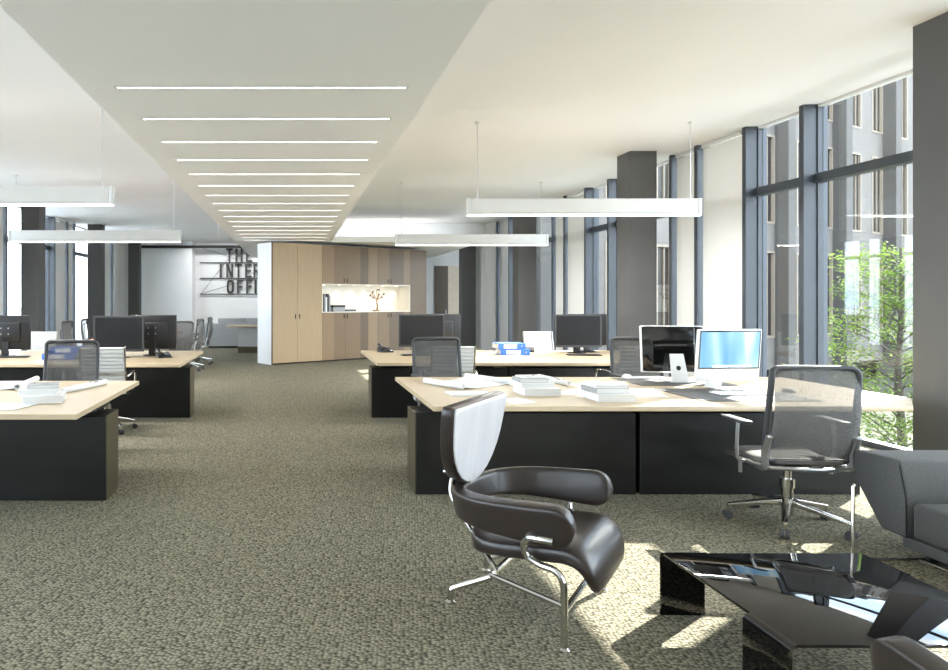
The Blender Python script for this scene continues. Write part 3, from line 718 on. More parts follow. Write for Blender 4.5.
def all_in_one(label, loc, rz, lit):        # screen faces -y
    t = thing('desktop_computer', label, 'computer', loc, rz, 'white all in one computers')
    w2 = 0.285; z0 = 0.075; z1 = 0.52
    T = Matrix.Rotation(math.radians(5), 4, 'X')
    def tl(b):
        b.v = [tuple(T @ Vector(v)) for v in b.v]; return b
    part('casing', tl(B().box(-w2, w2, -0.018, 0.016, z0, z1, 0.012, 3)), 'white_gloss', t)
    part('bezel', tl(B().box(-w2+0.012, w2-0.012, -0.0195, -0.017, z0+0.105, z1-0.012)), 'black_gloss', t)
    s = part('screen', tl(B().box(-w2+0.024, w2-0.024, -0.0215, -0.0185, z0+0.117, z1-0.024)), 'screen_picture' if lit else 'screen_dark', t, 'lit blue desktop picture' if lit else None)
    if lit:
        part('dock_bar', tl(B().box(-0.15, 0.20, -0.0228, -0.0215, z0+0.121, z0+0.137)), 'icon_white', s)
        for i, (x, mt_) in enumerate(((-0.13, 'icon_blue'), (-0.05, 'icon_yellow'), (0.0, 'icon_blue'), (0.04, 'icon_yellow'), (0.10, 'icon_red'), (0.17, 'icon_blue'))):
            part('icon', tl(B().box(x-0.006, x+0.006, -0.0238, -0.0228, z0+0.123, z0+0.135)), mt_, s)
    part('back_panel', tl(B().prism([(-w2+0.008, 0.016), (w2-0.008, 0.016), (w2-0.10, 0.04), (-w2+0.10, 0.04)], lambda a, b, c: (a, b, c), z0+0.01, z1-0.008, 0.008, 3)), 'black_gloss', t, 'glossy black back')
    # stand: L shaped aluminium sheet with a round cable hole
    b = B(); n = 16; hz, hw0, hw1 = 0.10, 0.075, 0.060; zt = 0.26; cz = 0.13; r = 0.022
    def yb(z): return 0.155-0.35*z
    vs = []; ring = []
    for off in (0.0, 0.008):
        for k in range(n):
            a = 2*PI*k/n; vs.append((r*math.cos(a), yb(cz+r*math.sin(a))+off, cz+r*math.sin(a)))
        for k in range(n):
            a = 2*PI*k/n; c_, s_ = math.cos(a), math.sin(a)
            q = max(abs(c_), abs(s_)); x = c_/q; zz = s_/q
            z = cz+(zz*(zt-cz) if zz > 0 else zz*(cz-0.006)); x *= hw0+(hw1-hw0)*z/zt
            vs.append((x, yb(z)+off, z))
    fs = []
    for k in range(n):
        j = (k+1) % n
        fs.append((k, j, n+j, n+k)); fs.append((2*n+k, 3*n+k, 3*n+j, 2*n+j))
        fs.append((k, 2*n+k, 2*n+j, j)); fs.append((n+k, n+j, 3*n+j, 3*n+k))
    part('stand', b.add(vs, fs), 'aluminium' if False else 'white_gloss', t, 'pale stand with a round hole')
    part('stand_hole', B().lathe([(r, 0.0), (r, 0.004)], (0, yb(cz)+0.001, cz), 16, 'y'), 'black_gloss', t)
    part('stand_foot', B().box(-0.085, 0.085, -0.10, 0.16, 0, 0.008, 0.003), 'white_gloss', t)
    return t
all_in_one('white all in one computer with a lit blue screen', (3.71, 5.66, 0.747), math.radians(4), True)
all_in_one('white edged computer seen from its glossy black back', (3.60, 6.25, 0.747), PI-math.radians(8), False)
solo('desk_pad', B().box(-0.455, 0.455, -0.35, 0.35, 0, 0.005, 0.002), 'pad_grey', 'grey desk pad under the lit blue screen', 'desk pad', (3.58, 5.37, 0.7405), 0, 'grey desk pads')
solo('desk_pad', B().box(-0.44, 0.44, -0.29, 0.29, 0, 0.005, 0.002), 'pad_grey', 'grey desk pad under the black backed computer', 'desk pad', (3.57, 6.22, 0.7405), 0, 'grey desk pads')
def phone(label, loc, rz):
    t = thing('desk_phone', label, 'telephone', loc, rz, 'black desk telephones')
    part('base', B().prism([(-0.10, 0), (0.10, 0), (0.10, 0.065), (-0.10, 0.02)], lambda a, b, c: (c, a, b), -0.09, 0.09, 0.006), 'plastic_black', t)
    part('handset', B().sweep([(-0.06, -0.10, 0.06), (-0.06, -0.08, 0.065), (-0.06, -0.05, 0.062), (-0.06, 0.05, 0.09), (-0.06, 0.08, 0.105), (-0.06, 0.10, 0.10)], (1, 0, 0), [0.018, 0.026, 0.018, 0.018, 0.026, 0.018], [0.012, 0.02, 0.012, 0.012, 0.02, 0.012], 4, 12), 'plastic_black', t)
    b = B()
    for i in range(4):
        for j in range(3): b.box(0.0+j*0.024, 0.016+j*0.024, -0.07+i*0.03, -0.052+i*0.03, 0.036+i*0.006, 0.046+i*0.006)
    k = part('keys', b, 'ink', t); k['kind'] = 'stuff'
phone('black telephone at the left end of the right rear desk', (1.36, 9.72, 0.741), 0.3)
phone('black telephone beside the blue binders on the right', (3.46, 9.72, 0.741), -0.3)
phone('black telephone beside the aisle monitor on the left', (-1.72, 8.80, 0.741), 0.4)

# ---------------------------------------------------------------- binders, books, plans
def binder(label, loc, rz, ln=0.30, th=0.066, dp=0.29):       # lies flat, spine towards -y
    t = thing('binder', label, 'binder', loc, rz, 'blue ring binders')
    part('cover', B().box(-ln/2, ln/2, -dp/2, dp/2, 0, 0.005, 0.001).box(-ln/2, ln/2, -dp/2, dp/2, th-0.005, th, 0.001).box(-ln/2, ln/2, -dp/2, -dp/2+0.006, 0.005, th-0.005), 'binder_blue', t)
    part('pages', B().box(-ln/2+0.006, ln/2-0.006, -dp/2+0.012, dp/2-0.012, 0.006, th-0.012), 'paper_edge', t)
    part('spine_label', B().box(-ln*0.30, ln*0.18, -dp/2-0.0015, -dp/2, 0.012, th-0.012), 'paper', t, 'white spine label')
    part('finger_ring', B().lathe([(0.011, 0), (0.011, 0.0015)], (ln*0.37, -dp/2-0.0015, th/2), 12, 'y'), 'aluminium', t)
binder('lower blue binder of the pile on the right rear desk', (3.09, 9.30, 0.741), -0.04, 0.40, 0.08)
binder('upper blue binder of the pile on the right rear desk', (3.04, 9.32, 0.822), 0.03, 0.38, 0.08)
binder('lower blue binder of the pile on the left rear desk', (-3.02, 8.62, 0.741), 0.05, 0.42, 0.075)
binder('upper blue binder of the pile on the left rear desk', (-2.93, 8.66, 0.817), -0.08, 0.42, 0.075)
def book(label, loc, rz, w_, d_, h_, cover='paper', marks=False, name='book'):
    t = thing(name, label, 'book', loc, rz, 'piled books and catalogues')
    part('pages', B().box(-w_/2+0.003, w_/2-0.004, -d_/2+0.004, d_/2-0.004, 0.003, h_-0.003), 'paper_edge', t)
    part('cover', B().box(-w_/2, w_/2, -d_/2, d_/2, 0, 0.003).box(-w_/2, w_/2, -d_/2, d_/2, h_-0.003, h_).box(-w_/2, -w_/2+0.003, -d_/2, d_/2, 0.003, h_-0.003), cover, t)
    if marks:
        rr = random.Random(int(w_*1e4)+int(d_*1e3)); b = B()
        for k in range(26):
            x = rr.uniform(-w_/2+0.02, w_/2-0.04); y = rr.uniform(-d_/2+0.02, d_/2-0.03)
            b.box(x, x+rr.uniform(0.006, 0.03), y, y+rr.uniform(0.004, 0.012), h_, h_+0.0006)
        o = part('printed_marks', b, 'ink', t, 'grey drawing marks'); o['kind'] = 'stuff'
def stack(x, y, rz, dims, place):
    z = 0.741; nm = ['lowest', 'second', 'third', 'topmost']
    for i, (w_, d_, h_, cov, mk, ox, oy, a) in enumerate(dims):
        lab = '%s book of the pile %s' % (nm[i] if i < len(dims)-1 else 'topmost', place)
        book(lab, (x+ox, y+oy, z), rz+a, w_, d_, h_, cov, mk); z += h_+0.0008
stack(2.01, 5.44, 0.02, [(0.30, 0.26, 0.056, 'paper', False, 0, 0, 0), (0.28, 0.24, 0.040, 'paper', False, -0.03, 0.03, 0.05), (0.24, 0.20, 0.030, 'cover_grey', True, -0.04, 0.04, -0.04), (0.20, 0.16, 0.012, 'paper', True, -0.03, 0.05, 0.1)], 'behind the armchair back on the right desk')
stack(2.46, 5.13, 0.03, [(0.30, 0.25, 0.056, 'paper', False, 0, 0, 0), (0.27, 0.23, 0.042, 'cover_grey', False, -0.025, 0.02, 0.06), (0.26, 0.22, 0.022, 'paper', True, -0.02, 0.03, 0.02)], 'near the two white computers')
stack(-1.90, 5.06, 0.22, [(0.28, 0.27, 0.055, 'paper', False, 0, 0, 0), (0.26, 0.24, 0.042, 'paper', False, -0.05, 0.02, -0.06), (0.22, 0.20, 0.026, 'cover_grey', True, -0.03, 0.05, 0.05)], 'on the left front desk')
def sheet(label, p, rz, w_, d_, name='paper_sheet', lift=0.0):
    t = thing(name, label, 'paper', (p[0], p[1], 0.7405+lift), rz, 'loose sheets of paper')
    n = 6; vs = []; fs = []
    for z in (0, 0.0012):
        for i in range(n+1):
            for j in (0, 1):
                x = -w_/2+w_*i/n; vs.append((x, (-d_/2, d_/2)[j], z+0.004*max(0, (i-4)/2)**2))
    o = 2*(n+1)
    for i in range(n):
        a = 2*i
        fs += [(a, a+1, a+3, a+2), (o+a, o+a+2, o+a+3, o+a+1), (a, a+2, o+a+2, o+a), (a+1, o+a+1, o+a+3, a+3)]
    fs += [(0, o, o+1, 1), (2*n, 2*n+1, o+2*n+1, o+2*n)]
    part('sheet', B().add(vs, fs), 'paper', t)
sheet('white sheet just right of the armchair back', (1.70, 5.05), 0.3, 0.21, 0.24)
sheet('white sheet between the two book piles', (2.27, 5.50), 0.15, 0.32, 0.22)
sheet('white sheet behind the right book pile', (2.78, 5.36), -0.1, 0.42, 0.24)
sheet('white sheet at the front edge of the left desk', (-2.12, 4.80), -0.25, 0.42, 0.28)
sheet('large white sheet under the far rolled plan near the window side', (2.72, 5.95), 0.1, 0.42, 0.30)
book('thin white booklet behind the armchair top', (1.44, 5.40, 0.741), 0.05, 0.34, 0.20, 0.014, 'paper', False, 'booklet')
def roll(b, p, q, r, z):
    P, Q = Vector((p[0], p[1], z+r)), Vector((q[0], q[1], z+r)); d = (Q-P).normalized(); s = Vector((-d.y, d.x, 0)); n = 30
    vs = []; fs = []
    for i in range(n+1):
        a = 4*PI*i/n-0.5*PI; rr = r*(1-0.35*(1-i/n)) if i < n else r
        o = s*math.cos(a)*rr+Vector((0, 0, 1))*math.sin(a)*rr
        vs += [P+o, Q+o]
    for i in range(n): fs.append((2*i, 2*i+1, 2*i+3, 2*i+2))
    b.add(vs, fs)
def plan_roll(label, p, q, r, z=0.7405):
    m = Vector(((p[0]+q[0])/2, (p[1]+q[1])/2)); b = B(); roll(b, (p[0]-m.x, p[1]-m.y), (q[0]-m.x, q[1]-m.y), r, 0.0)
    t = thing('rolled_plan', label, 'plan', (m.x, m.y, z), 0, 'rolled paper plans')
    o = part('paper_roll', b, 'paper', t, angle=60); o.modifiers.new('thick', 'SOLIDIFY').thickness = 0.0012
    bb = B(); d = Vector((q[0]-p[0], q[1]-p[1])); L_ = d.length; d.normalize(); s = Vector((-d.y, d.x))
    rr = random.Random(5)
    for k in range(5):
        u = rr.uniform(-L_*0.4, L_*0.4); a = rr.uniform(0.9, 2.4)
        c = Vector((d.x*u, d.y*u, r))+Vector((s.x*math.cos(a), s.y*math.cos(a), math.sin(a)))*(r+0.0016)
        tx = Vector((d.x, d.y, 0))*0.018; ty = Vector((-s.x*math.sin(a), -s.y*math.sin(a), math.cos(a)))*0.006
        bb.quad(c-tx-ty, c+tx-ty, c+tx+ty, c-tx+ty)
    part('printed_marks', bb, 'ink', t)['kind'] = 'stuff'
def open_plan(label, p, q, p2, q2, r):
    m = Vector(((p[0]+q2[0])/2, (p[1]+q2[1])/2)); off = lambda a: (a[0]-m.x, a[1]-m.y)
    t = thing('open_plan', label, 'plan', (m.x, m.y, 0.7405), 0, 'rolled paper plans')
    b = B(); P, Q, P2, Q2 = [Vector(off(a)+(0.0,)) for a in (p, q, p2, q2)]
    n = 8; vs = []; fs = []
    for i in range(n+1):
        u = i/n; zz = 0.003+0.02*(2*u-1)**4
        for e in (P+(P2-P)*u, Q+(Q2-Q)*u): vs.append((e.x, e.y, zz))
    for i in range(n): fs.append((2*i, 2*i+1, 2*i+3, 2*i+2))
    o = part('sheet', b.add(vs, fs), 'paper', t, angle=60); o.modifiers.new('thick', 'SOLIDIFY').thickness = 0.0012
    for a, c in ((p, q), (p2, q2)):
        bb = B(); roll(bb, off(a), off(c), r, 0.0)
        o = part('rolled_end', bb, 'paper', t, angle=60); o.modifiers.new('thick', 'SOLIDIFY').thickness = 0.0012
    rr = random.Random(9); bb = B()
    for k in range(40):
        u, v = rr.uniform(0.12, 0.88), rr.uniform(0.08, 0.9); e = (P+(P2-P)*u)*(1-v)+(Q+(Q2-Q)*u)*v
        zz = 0.003+0.02*(2*u-1)**4+0.0016; l = rr.uniform(0.01, 0.05)
        dx, dy = ((P2-P).normalized()*l, (Q-P).normalized()*0.003) if k % 2 else ((Q-P).normalized()*l, (P2-P).normalized()*0.003)
        dx.z = dy.z = 0; c = Vector((e.x, e.y, zz)); bb.quad(c-dx-dy, c+dx-dy, c+dx+dy, c-dx+dy)
    part('printed_marks', bb, 'ink', t)['kind'] = 'stuff'
open_plan('unrolled drawing with both ends curled on the right front desk', (1.22, 6.10), (1.46, 5.66), (1.70, 6.48), (1.97, 5.98), 0.028)
open_plan('unrolled drawing at the left picture edge', (-2.97, 6.22), (-2.92, 5.62), (-2.42, 6.24), (-2.36, 5.64), 0.028)
plan_roll('rolled plan behind the book piles on the right desk', (2.39, 6.42), (2.47, 5.90), 0.026)
plan_roll('rolled plan pointing to the corner of the left desk', (-1.90, 5.44), (-1.71, 6.02), 0.026)
for i, (x, y) in enumerate(((-3.30, 9.45), (-3.18, 9.50))):
    t = thing('pen_cup', ['small black pen cup behind the left blue binders, left one', 'small black pen cup behind the left blue binders, right one'][i], 'pen cup', (x, y, 0.741), 0, 'pen cups')
    part('cup', B().lathe([(0.035, 0), (0.04, 0.10), (0.036, 0.10), (0.033, 0.006)], (0, 0, 0), 16), 'plastic_black', t)
    for k in range(3): part('pen', B().tube([(0.01*k-0.01, 0, 0.02), (0.015*k-0.02, 0.01*k, 0.15)], 0.004, 6), ('plastic_dark', 'binder_blue', 'aluminium')[k], t)

# ---------------------------------------------------------------- wooden cupboard wall
A0 = Vector((-0.50, 15.2)); A1 = Vector((3.585, 17.9)); du = (A1-A0).normalized(); ang = math.atan2(du.y, du.x); LW = (A1-A0).length
H = 2.83
def cup(name, label, u0):
    return thing(name, label, 'cupboard', (A0.x+du.x*u0, A0.y+du.y*u0, 0), ang, 'built in wooden cupboards')
def door(t, x0, x1, z0, z1, mat, hs=None, hz=None):
    d = part('door', B().box(x0+0.002, x1-0.002, -0.022, 0.0, z0+0.002, z1-0.002, 0.0015), mat, t)
    if hs is not None:
        x = x1-0.06 if hs > 0 else x0+0.06
        part('handle', B().box(x-0.012, x+0.012, -0.034, -0.022, hz-0.055, hz+0.055, 0.003), 'handle_dark', d)
DW = 0.715
# tall cupboard with a white side
t = cup('tall_cupboard', 'tall pale oak double door cupboard with a white side panel', 0)
part('body', B().box(0.03, 1.43, 0.002, 0.62, 0.03, H), 'gap_dark', t)
part('side_panel', B().box(0.0, 0.03, -0.0, 0.62, 0, H), 'wall_white', t, 'white end panel')
part('edge_strip', B().box(0.0, 0.03, -0.022, -0.001, 0.0, H), 'oak_dark', t)
part('plinth', B().box(0.03, 1.43, 0.03, 0.6, 0.0, 0.03), 'gap_dark', t)
door(t, 0.03, DW, 0.03, H, 'oak_light', 1, 1.11); door(t, DW, 1.43, 0.03, H, 'oak_light', -1, 1.11)
# niche cupboard
NZ0, NZ1 = 1.205, 1.87
t = cup('niche_cupboard', 'long oak cupboard with a lit white shelf niche', 1.43); LN = 4*0.7225
part('lower_body', B().box(0, LN, 0.002, 0.62, 0.03, NZ0-0.02), 'gap_dark', t)
part('upper_body', B().box(0, LN, 0.002, 0.62, NZ1+0.02, H), 'gap_dark', t)
part('plinth', B().box(0, LN, 0.03, 0.6, 0.0, 0.03), 'gap_dark', t)
ni = part('niche', B().box(0.0, LN, -0.024, 0.40, NZ0-0.02, NZ0).box(0.0, LN, -0.024, 0.40, NZ1, NZ1+0.02).box(0, 0.02, -0.024, 0.40, NZ0, NZ1).box(LN-0.02, LN, -0.024, 0.40, NZ0, NZ1).box(0, LN, 0.40, 0.42, NZ0-0.02, NZ1+0.02), 'niche_white', t, 'white lined niche')
wl = [('oak_mid', 'oak_dark'), ('oak_warm', 'oak_dark'), ('oak_mid', 'oak_warm'), ('oak_warm', 'oak_dark')]
for k in range(4):
    a, b_ = k*0.7225, (k+1)*0.7225; hs = 1 if k % 2 == 0 else -1
    mm = ['oak_mid', 'oak_warm', 'oak_mid', 'oak_dark'][k]
    # each front is faced with two veneer boards of different tone
    sp = a+[0.36, 0.47, 0.30, 0.50][k]
    m2 = ['oak_warm', 'oak_dark', 'oak_warm', 'oak_warm'][k]
    for z0, z1, hz in ((0.03, NZ0-0.022, NZ0-0.11), (NZ1+0.022, H, NZ1+0.11)):
        d = part('door', B().box(a+0.002, sp, -0.022, 0.0, z0+0.002, z1-0.002), mm, t)
        part('veneer_board', B().box(sp, b_-0.002, -0.022, 0.0, z0+0.002, z1-0.002), m2, d)
        x = b_-0.05 if hs > 0 else a+0.05
        part('handle', B().box(x-0.012, x+0.012, -0.034, -0.022, hz-0.05, hz+0.05, 0.003), 'handle_dark', d)
niche_mat = Matrix.Translation((A0.x+du.x*1.43, A0.y+du.y*1.43, 0)) @ Matrix.Rotation(ang, 4, 'Z')
for k in range(6):
    x = 0.25+k*0.478
    part('downlight', B().lathe([(0.03, NZ1-0.006), (0.03, NZ1)], (x, 0.25, 0), 12), 'spot_glow', ni)
    ld = bpy.data.lights.new('niche_spot', 'SPOT'); ld.energy = 3.0; ld.spot_size = math.radians(80); ld.spot_blend = 0.6; ld.color = (1.0, 0.9, 0.74); ld.shadow_soft_size = 0.02
    lo = bpy.data.objects.new('niche_spot', ld); COL.objects.link(lo); lo.location = niche_mat @ Vector((x, 0.25, NZ1-0.02)); lo.rotation_euler = (math.radians(12), 0, ang)
t = cup('narrow_cupboard', 'narrow oak cupboard at the right end of the wooden wall, light falloff in its dark tone', 1.43+LN)
ln2 = LW-1.43-LN
part('body', B().box(0, ln2, 0.002, 0.62, 0.03, H), 'gap_dark', t)
part('plinth', B().box(0, ln2, 0.03, 0.6, 0.0, 0.03), 'gap_dark', t)
door(t, 0, ln2, 0.03, H, 'oak_dark', -1, 1.11)
part('side_panel', B().box(ln2, ln2+0.02, -0.022, 0.62, 0, H), 'oak_dark', t)
# things in the niche
def niche(x, y, z=NZ0): return tuple(niche_mat @ Vector((x, y, z)))
bk = [(0.06, 0.05, 0.44, 'cover_grey', 0), (0.115, 0.05, 0.44, 'plastic_dark', 0), (0.165, 0.035, 0.42, 'cover_grey', 0), (0.21, 0.04, 0.36, 'paper', 0), (0.265, 0.04, 0.44, 'plastic_dark', 0.0), (0.315, 0.035, 0.40, 'cover_grey', 0)]
for i, (x, th, h_, mt_, _) in enumerate(bk):
    t = thing('shelf_book', '%s upright book from the left in the lit niche' % ord_w[i], 'book', niche(x, 0.22, NZ0+0.0005), ang, 'books in the niche')
    part('cover', B().box(-th/2, -th/2+0.004, -0.13, 0.13, 0, h_).box(th/2-0.004, th/2, -0.13, 0.13, 0, h_).box(-th/2, th/2, -0.134, -0.13, 0, h_), mt_, t)
    part('pages', B().box(-th/2+0.004, th/2-0.004, -0.13, 0.12, 0.006, h_-0.006), 'paper_edge', t)
t = thing('storage_tin', 'grey box with a black lid lying in the lit niche', 'box', niche(0.60, 0.2, NZ0+0.0005), ang)
part('body', B().box(-0.19, 0.19, -0.12, 0.12, 0, 0.11, 0.006), 'cover_grey', t); part('lid', B().box(-0.195, 0.195, -0.125, 0.125, 0.11, 0.16, 0.006), 'plastic_black', t)
t = thing('flat_tray', 'flat grey tray beside the black lidded box in the niche', 'tray', niche(0.98, 0.2, NZ0+0.0005), ang)
part('tray_floor', B().box(-0.17, 0.17, -0.11, 0.11, 0, 0.01), 'cover_grey', t)
part('rim', B().box(-0.17, 0.17, -0.11, -0.10, 0.01, 0.05).box(-0.17, 0.17, 0.10, 0.11, 0.01, 0.05).box(-0.17, -0.16, -0.1, 0.1, 0.01, 0.05).box(0.16, 0.17, -0.1, 0.1, 0.01, 0.05), 'plastic_dark', t)
t = thing('branch_sculpture', 'small golden branch sculpture with brown beads in the niche', 'ornament', niche(1.93, 0.2, NZ0+0.0005), ang)
part('base', B().box(-0.11, 0.05, -0.06, 0.06, 0, 0.035, 0.006), 'gold', t)
part('stem', B().tube([(0, 0, 0.03), (0.015, 0, 0.12), (-0.005, 0, 0.22), (0.0, 0, 0.32)], 0.024, 8, 3, r2=0.012), 'gold', t)
rr = random.Random(3)
for k in range(13):
    a = PI*(k+0.5)/13; l = rr.uniform(0.14, 0.26); y = rr.uniform(-0.07, 0.07)
    e = Vector((math.cos(a)*l, y, 0.34+math.sin(a)*l*0.85))
    br = part('branch', B().tube([(0, 0, 0.30), tuple(Vector((0, 0, 0.30)).lerp(e, 0.55)+Vector((0, 0, -0.02))), tuple(e)], 0.006, 6, 2), 'gold', t)
    part('bead', B().lathe([(0.004, -0.024), (0.018, -0.014), (0.024, 0), (0.018, 0.014), (0.004, 0.024)], tuple(e), 10), ('bead_brown', 'bead_pale', 'plastic_black')[k % 3], br)

# ---------------------------------------------------------------- lounge corner with lettering
sp = FPX/25.95
sg = thing('wall_lettering', 'dark steel lettering on rods on the white wall', 'sign', (-2.4, 25.95, 0))
def sx(px): return (px-VX)/sp+2.4
def sz(py): return EYE+(VY-py)/sp
ROWZ = [(sz(262.8), sz(247.8)), (sz(278.4), sz(263.2)), (sz(294.2), sz(279))]
for yy in (247.5, 262.8, 278.4, 294.2):
    part('rod', B().box(sx(200), sx(264), -0.05, -0.02, sz(yy)-0.022, sz(yy)+0.022), 'sign_steel', sg)
STK = {'T': [(0, .86, 1, 1), (.36, 0, .64, 1)], 'H': [(0, 0, .28, 1), (.72, 0, 1, 1), (.28, .43, .72, .57)], 'E': [(0, 0, .3, 1), (.3, 0, 1, .14), (.3, .43, .9, .57), (.3, .86, 1, 1)],
       'I': [(0, 0, 1, 1)], 'F': [(0, 0, .3, 1), (.3, .43, .9, .57), (.3, .86, 1, 1)], 'N': [(0, 0, .26, 1), (.74, 0, 1, 1)], 'R': [(0, 0, .28, 1), (.28, .86, .8, 1), (.28, .42, .8, .56), (.72, .52, 1, .9)]}
def letter(ch, x0, x1, row):
    z0, z1 = ROWZ[row]; z0 += 0.03; z1 -= 0.03; a, b_ = sx(x0), sx(x1); m = B(); W, Hh = b_-a, z1-z0
    if ch == 'O':
        vs = []; fs = []; n = 24
        for yv in (-0.09, -0.03):
            for k_ in (1.0, 0.45):
                for i in range(n):
                    an = 2*PI*i/n; c_, s_ = math.cos(an), math.sin(an)
                    x = math.copysign(abs(c_)**0.7, c_)*0.5*W*k_; z = math.copysign(abs(s_)**0.55, s_)*(0.5*Hh-(0 if k_ == 1 else 0.085))
                    vs.append((a+W/2+x, yv, z0+Hh/2+z))
        for i in range(n):
            j = (i+1) % n
            fs += [(i, j, n+j, n+i), (2*n+i, 3*n+i, 3*n+j, 2*n+j), (i, 2*n+i, 2*n+j, j), (n+i, n+j, 3*n+j, 3*n+i)]
        m.add(vs, fs)
    else:
        for (u0, v0, u1, v1) in STK[ch]: m.box(a+W*u0, a+W*u1, -0.09, -0.03, z0+Hh*v0, z0+Hh*v1)
        if ch == 'N': m.prism([(a, z1), (a+W*0.3, z1), (b_, z0), (b_-W*0.3, z0)], lambda p, q, c: (p, c, q), -0.088, -0.032)
        if ch == 'R': m.prism([(a+W*0.45, z0+Hh*0.45), (a+W*0.72, z0+Hh*0.45), (b_, z0), (b_-W*0.3, z0)], lambda p, q, c: (p, c, q), -0.088, -0.032)
    part('letter', m, 'sign_steel', sg)
for ch, a, b_ in (('T', 226.3, 233), ('H', 235.6, 242.8), ('E', 246, 252)): letter(ch, a, b_, 0)
for ch, a, b_ in (('I', 220, 222.2), ('N', 226.5, 233.2), ('T', 235.2, 242), ('E', 245.2, 251.8), ('R', 253.6, 260)): letter(ch, a, b_, 1)
for ch, a, b_ in (('O', 227, 234), ('F', 237.2, 243.5), ('F', 246.2, 252.6), ('I', 254.6, 256.8)): letter(ch, a, b_, 2)
for (x0, y0, x1, y1) in ((202, 248, 236, 259), (236, 250, 224, 264), (201, 294, 225, 263), (202, 293.5, 250, 279), (240, 247.5, 256, 266)):
    part('wire', B().tube([(sx(x0), -0.035, sz(y0)), (sx(x1), -0.035, sz(y1))], 0.008, 6), 'sign_steel', sg)

ls = thing('lounge_sofa', 'grey boxy lounge sofa seen from behind below the lettering', 'sofa', (-1.75, 20.9, 0), 0.10)
part('back', B().box(-1.05, 1.2, -0.42, -0.20, 0.06, 0.76, 0.012, 2), 'sofa_pale', ls)
part('side', B().box(-1.05, -0.82, -0.20, 0.5, 0.06, 0.76, 0.012, 2), 'sofa_pale', ls)
part('seat', B().box(-0.82, 1.2, -0.20, 0.5, 0.06, 0.42, 0.02, 2), 'sofa_pale', ls)
part('back_cushion', B().box(-0.62, 0.28, -0.19, 0.05, 0.42, 0.92, 0.03, 3), 'sofa_pale', ls)
part('back_cushion', B().box(0.29, 1.15, -0.19, 0.05, 0.42, 0.92, 0.03, 3), 'sofa_pale', ls)
for a in (-0.95, 1.1):
    for b_ in (-0.36, 0.42): part('foot', B().box(a-0.04, a+0.04, b_-0.03, b_+0.03, 0, 0.06), 'aluminium', ls)
lt = thing('lounge_table', 'pale topped table with grey panels beside the lounge sofa', 'table', (-1.05, 18.9, 0))
part('tabletop', B().box(-0.85, 0.9, -0.45, 0.4, 0.735, 0.77, 0.004), 'desk_maple', lt)
part('side_panel', B().box(-0.50, 0.8, -0.30, -0.27, 0.18, 0.735), 'sofa_pale', lt)
part('side_panel', B().box(-0.50, -0.47, -0.27, 0.25, 0.18, 0.735), 'sofa_pale', lt)
part('plinth', B().box(-0.50, 0.8, -0.30, 0.25, 0.0, 0.18), 'box_bronze', lt)

# ---------------------------------------------------------------- outdoors
GZ = -2.4
struct('ground', B().box(-260, 260, -60, 300, GZ-0.4, GZ), 'paving', 'pale paved ground outside')
struct('ground_lawn', B().add([(x_, y_, z_) for z_ in (GZ+0.02, GZ-0.1) for x_, y_ in ((9.5, -4), (70, -4), (70, 60), (9.5, 60))], [(0, 1, 2, 3), (7, 6, 5, 4), (0, 4, 5, 1), (1, 5, 6, 2), (2, 6, 7, 3), (3, 7, 4, 0)]), 'lawn', 'green lawn between the buildings')
struct('ground_path', B().add([(11, 2, GZ+0.04), (13, 2, GZ+0.04), (25, 24, GZ+0.04), (23, 24, GZ+0.04), (11, 2, GZ-0.1), (13, 2, GZ-0.1), (25, 24, GZ-0.1), (23, 24, GZ-0.1)], [(0, 1, 2, 3), (7, 6, 5, 4), (0, 4, 5, 1), (1, 5, 6, 2), (2, 6, 7, 3), (3, 7, 4, 0)]), 'path', 'blue grey path across the lawn')
# slab edge of our own storey
struct('wall_plinth', B().box(XL-0.1, XR+0.1, YB-0.2, 26.2, GZ, -0.16), 'concrete', 'concrete base of the office floor')
fa = math.atan2(0.462, 0.887)
bd = thing('office_building', 'concrete office building with tall narrow windows across the courtyard', 'building', (23.8, 30.0, 0), fa)
T0, T1, PER = -19.0, 26.0, 4.9
rows = [(-0.14, 3.57), (4.74, 8.54), (9.72, 13.4)]
bands = [(-1.5, -0.14), (3.57, 4.74), (8.54, 9.72), (13.4, 14.6)]
wins = []
k0 = math.floor(T0/PER)-1
for k in range(k0, k0+14):
    o = k*PER
    for a, c in ((0.30, 1.40), (3.15, 4.10)):
        if T0+0.3 < o+a and o+c < T1-0.3: wins.append((o+a, o+c))
wins.sort()
part('rear_mass', B().box(T0, T1, 0.6, 9, GZ, 14.6), 'concrete', bd)
for z0, z1 in bands: part('spandrel', B().box(T0, T1, -0.0, 0.6, z0, z1), 'concrete', bd)
part('base_wall', B().box(T0, T1, 0.35, 0.6, GZ, -1.5), 'facade_glass', bd)
edges = [T0]+[e for w_ in wins for e in w_]+[T1]
for z0, z1 in rows:
    for i in range(0, len(edges), 2):
        if edges[i+1]-edges[i] > 0.01: part('pier', B().box(edges[i], edges[i+1], 0.0, 0.6, z0, z1), 'concrete', bd)
    h_ = z1-z0
    fm = B().box(0, 0.09, -0.03, 0.08, 0, h_).box(0.96, 1.05, -0.03, 0.08, 0, h_).box(0.09, 0.96, -0.03, 0.08, h_-0.09, h_).box(0.09, 0.96, -0.03, 0.08, 0, 0.09).box(0.58, 0.63, 0.03, 0.08, 0.09, h_-0.09).mesh('window_frame', 'facade_frame')
    gm = B().box(0.09, 0.96, 0.08, 0.11, 0.09, h_-0.09).mesh('window_pane', 'facade_glass')
    for a, c in wins:
        wo_ = link('window_frame', fm, bd, (a, 0, z0)); wo_.scale.x = (c-a)/1.05
        link('pane', gm, wo_)
fmesh = B().box(0, 0.56, -0.54, 0.0, -1.5, 14.6).mesh('fin', 'concrete_fin')
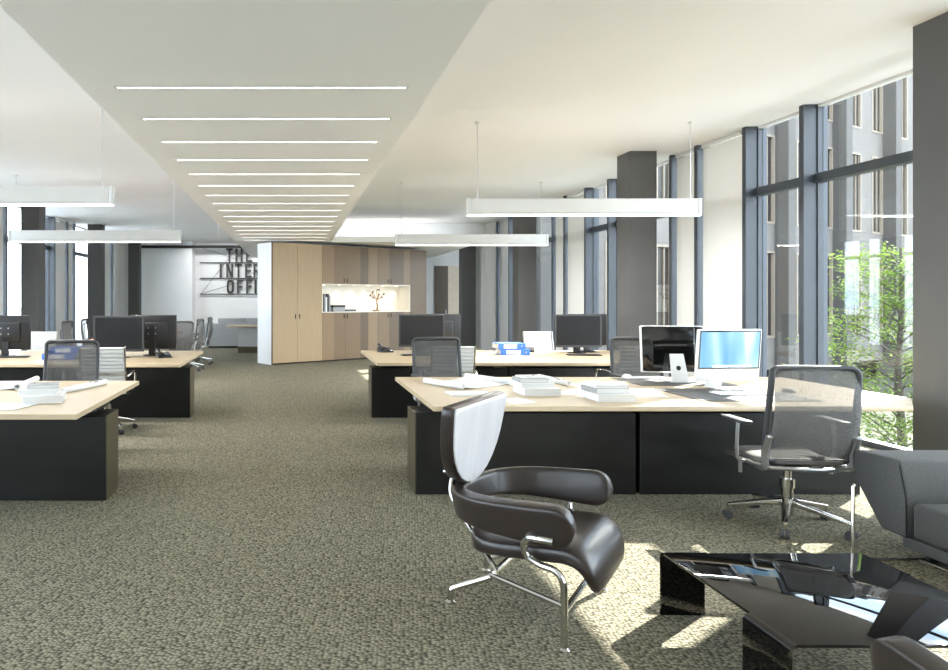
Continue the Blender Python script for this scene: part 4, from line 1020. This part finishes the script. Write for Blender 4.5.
gmesh = B().box(0.1, 0.65, -0.6, 0.3, GZ, -1.5).mesh('ground_pier', 'concrete')
for k in range(k0, k0+14):
    x = k*PER+1.42
    if T0 < x < T1-1: link('fin', fmesh, bd, (x, 0, 0)); link('ground_pier', gmesh, bd, (x, 0, 0))

# tree
tr = thing('tree', 'light green leafy tree outside the window behind the office chair', 'tree', (11.6, 12.6, GZ))
rt = random.Random(11)
tb = B().tube([(0, 0, 0), (0.05, 0.02, 1.2), (-0.05, 0, 2.4), (0.05, 0.05, 3.6), (0.0, 0.0, 4.9)], 0.09, 8, 4, r2=0.02)
part('trunk', tb, 'bark', tr)
tips = []
for k in range(46):
    z = 0.7+4.0*((k+0.5)/46); a = k*2.4+rt.uniform(-0.4, 0.4); L_ = rt.uniform(0.9, 1.75)*(1.0-0.45*abs(z-2.2)/2.9)
    e = Vector((math.cos(a)*L_, math.sin(a)*L_, z+0.35*L_)); st_ = Vector((0, 0, z-0.1))
    part('branch', B().tube([st_, st_.lerp(e, 0.5)+Vector((0, 0, 0.08)), e], 0.02, 5, 3, r2=0.006), 'bark', tr)
    for q in range(5):
        u = 0.35+0.65*(q+1)/5; tips.append(st_.lerp(e, u)+Vector((rt.uniform(-.12, .12), rt.uniform(-.12, .12), 0.05)))
vs = []; fs = []
for p in tips:
    for q in range(62):
        c = p+Vector((rt.gauss(0, 0.20), rt.gauss(0, 0.20), rt.gauss(0, 0.07)))
        d = Vector((rt.uniform(-1, 1), rt.uniform(-1, 1), rt.uniform(-0.6, 0.3))).normalized(); l = rt.uniform(0.05, 0.085)
        s_ = d.cross(Vector((rt.uniform(-.5, .5), rt.uniform(-.5, .5), 1))).normalized()*l*0.32
        o = len(vs); vs += [c, c+d*l*0.5+s_, c+d*l, c+d*l*0.5-s_]; fs.append((o, o+1, o+2, o+3))
me = bpy.data.meshes.new('foliage'); me.from_pydata([tuple(v) for v in vs], [], fs); me.materials.append(MATS['leaf'])
fo = link('foliage', me, tr); fo['kind'] = 'stuff'; fo['label'] = 'light green leaves'
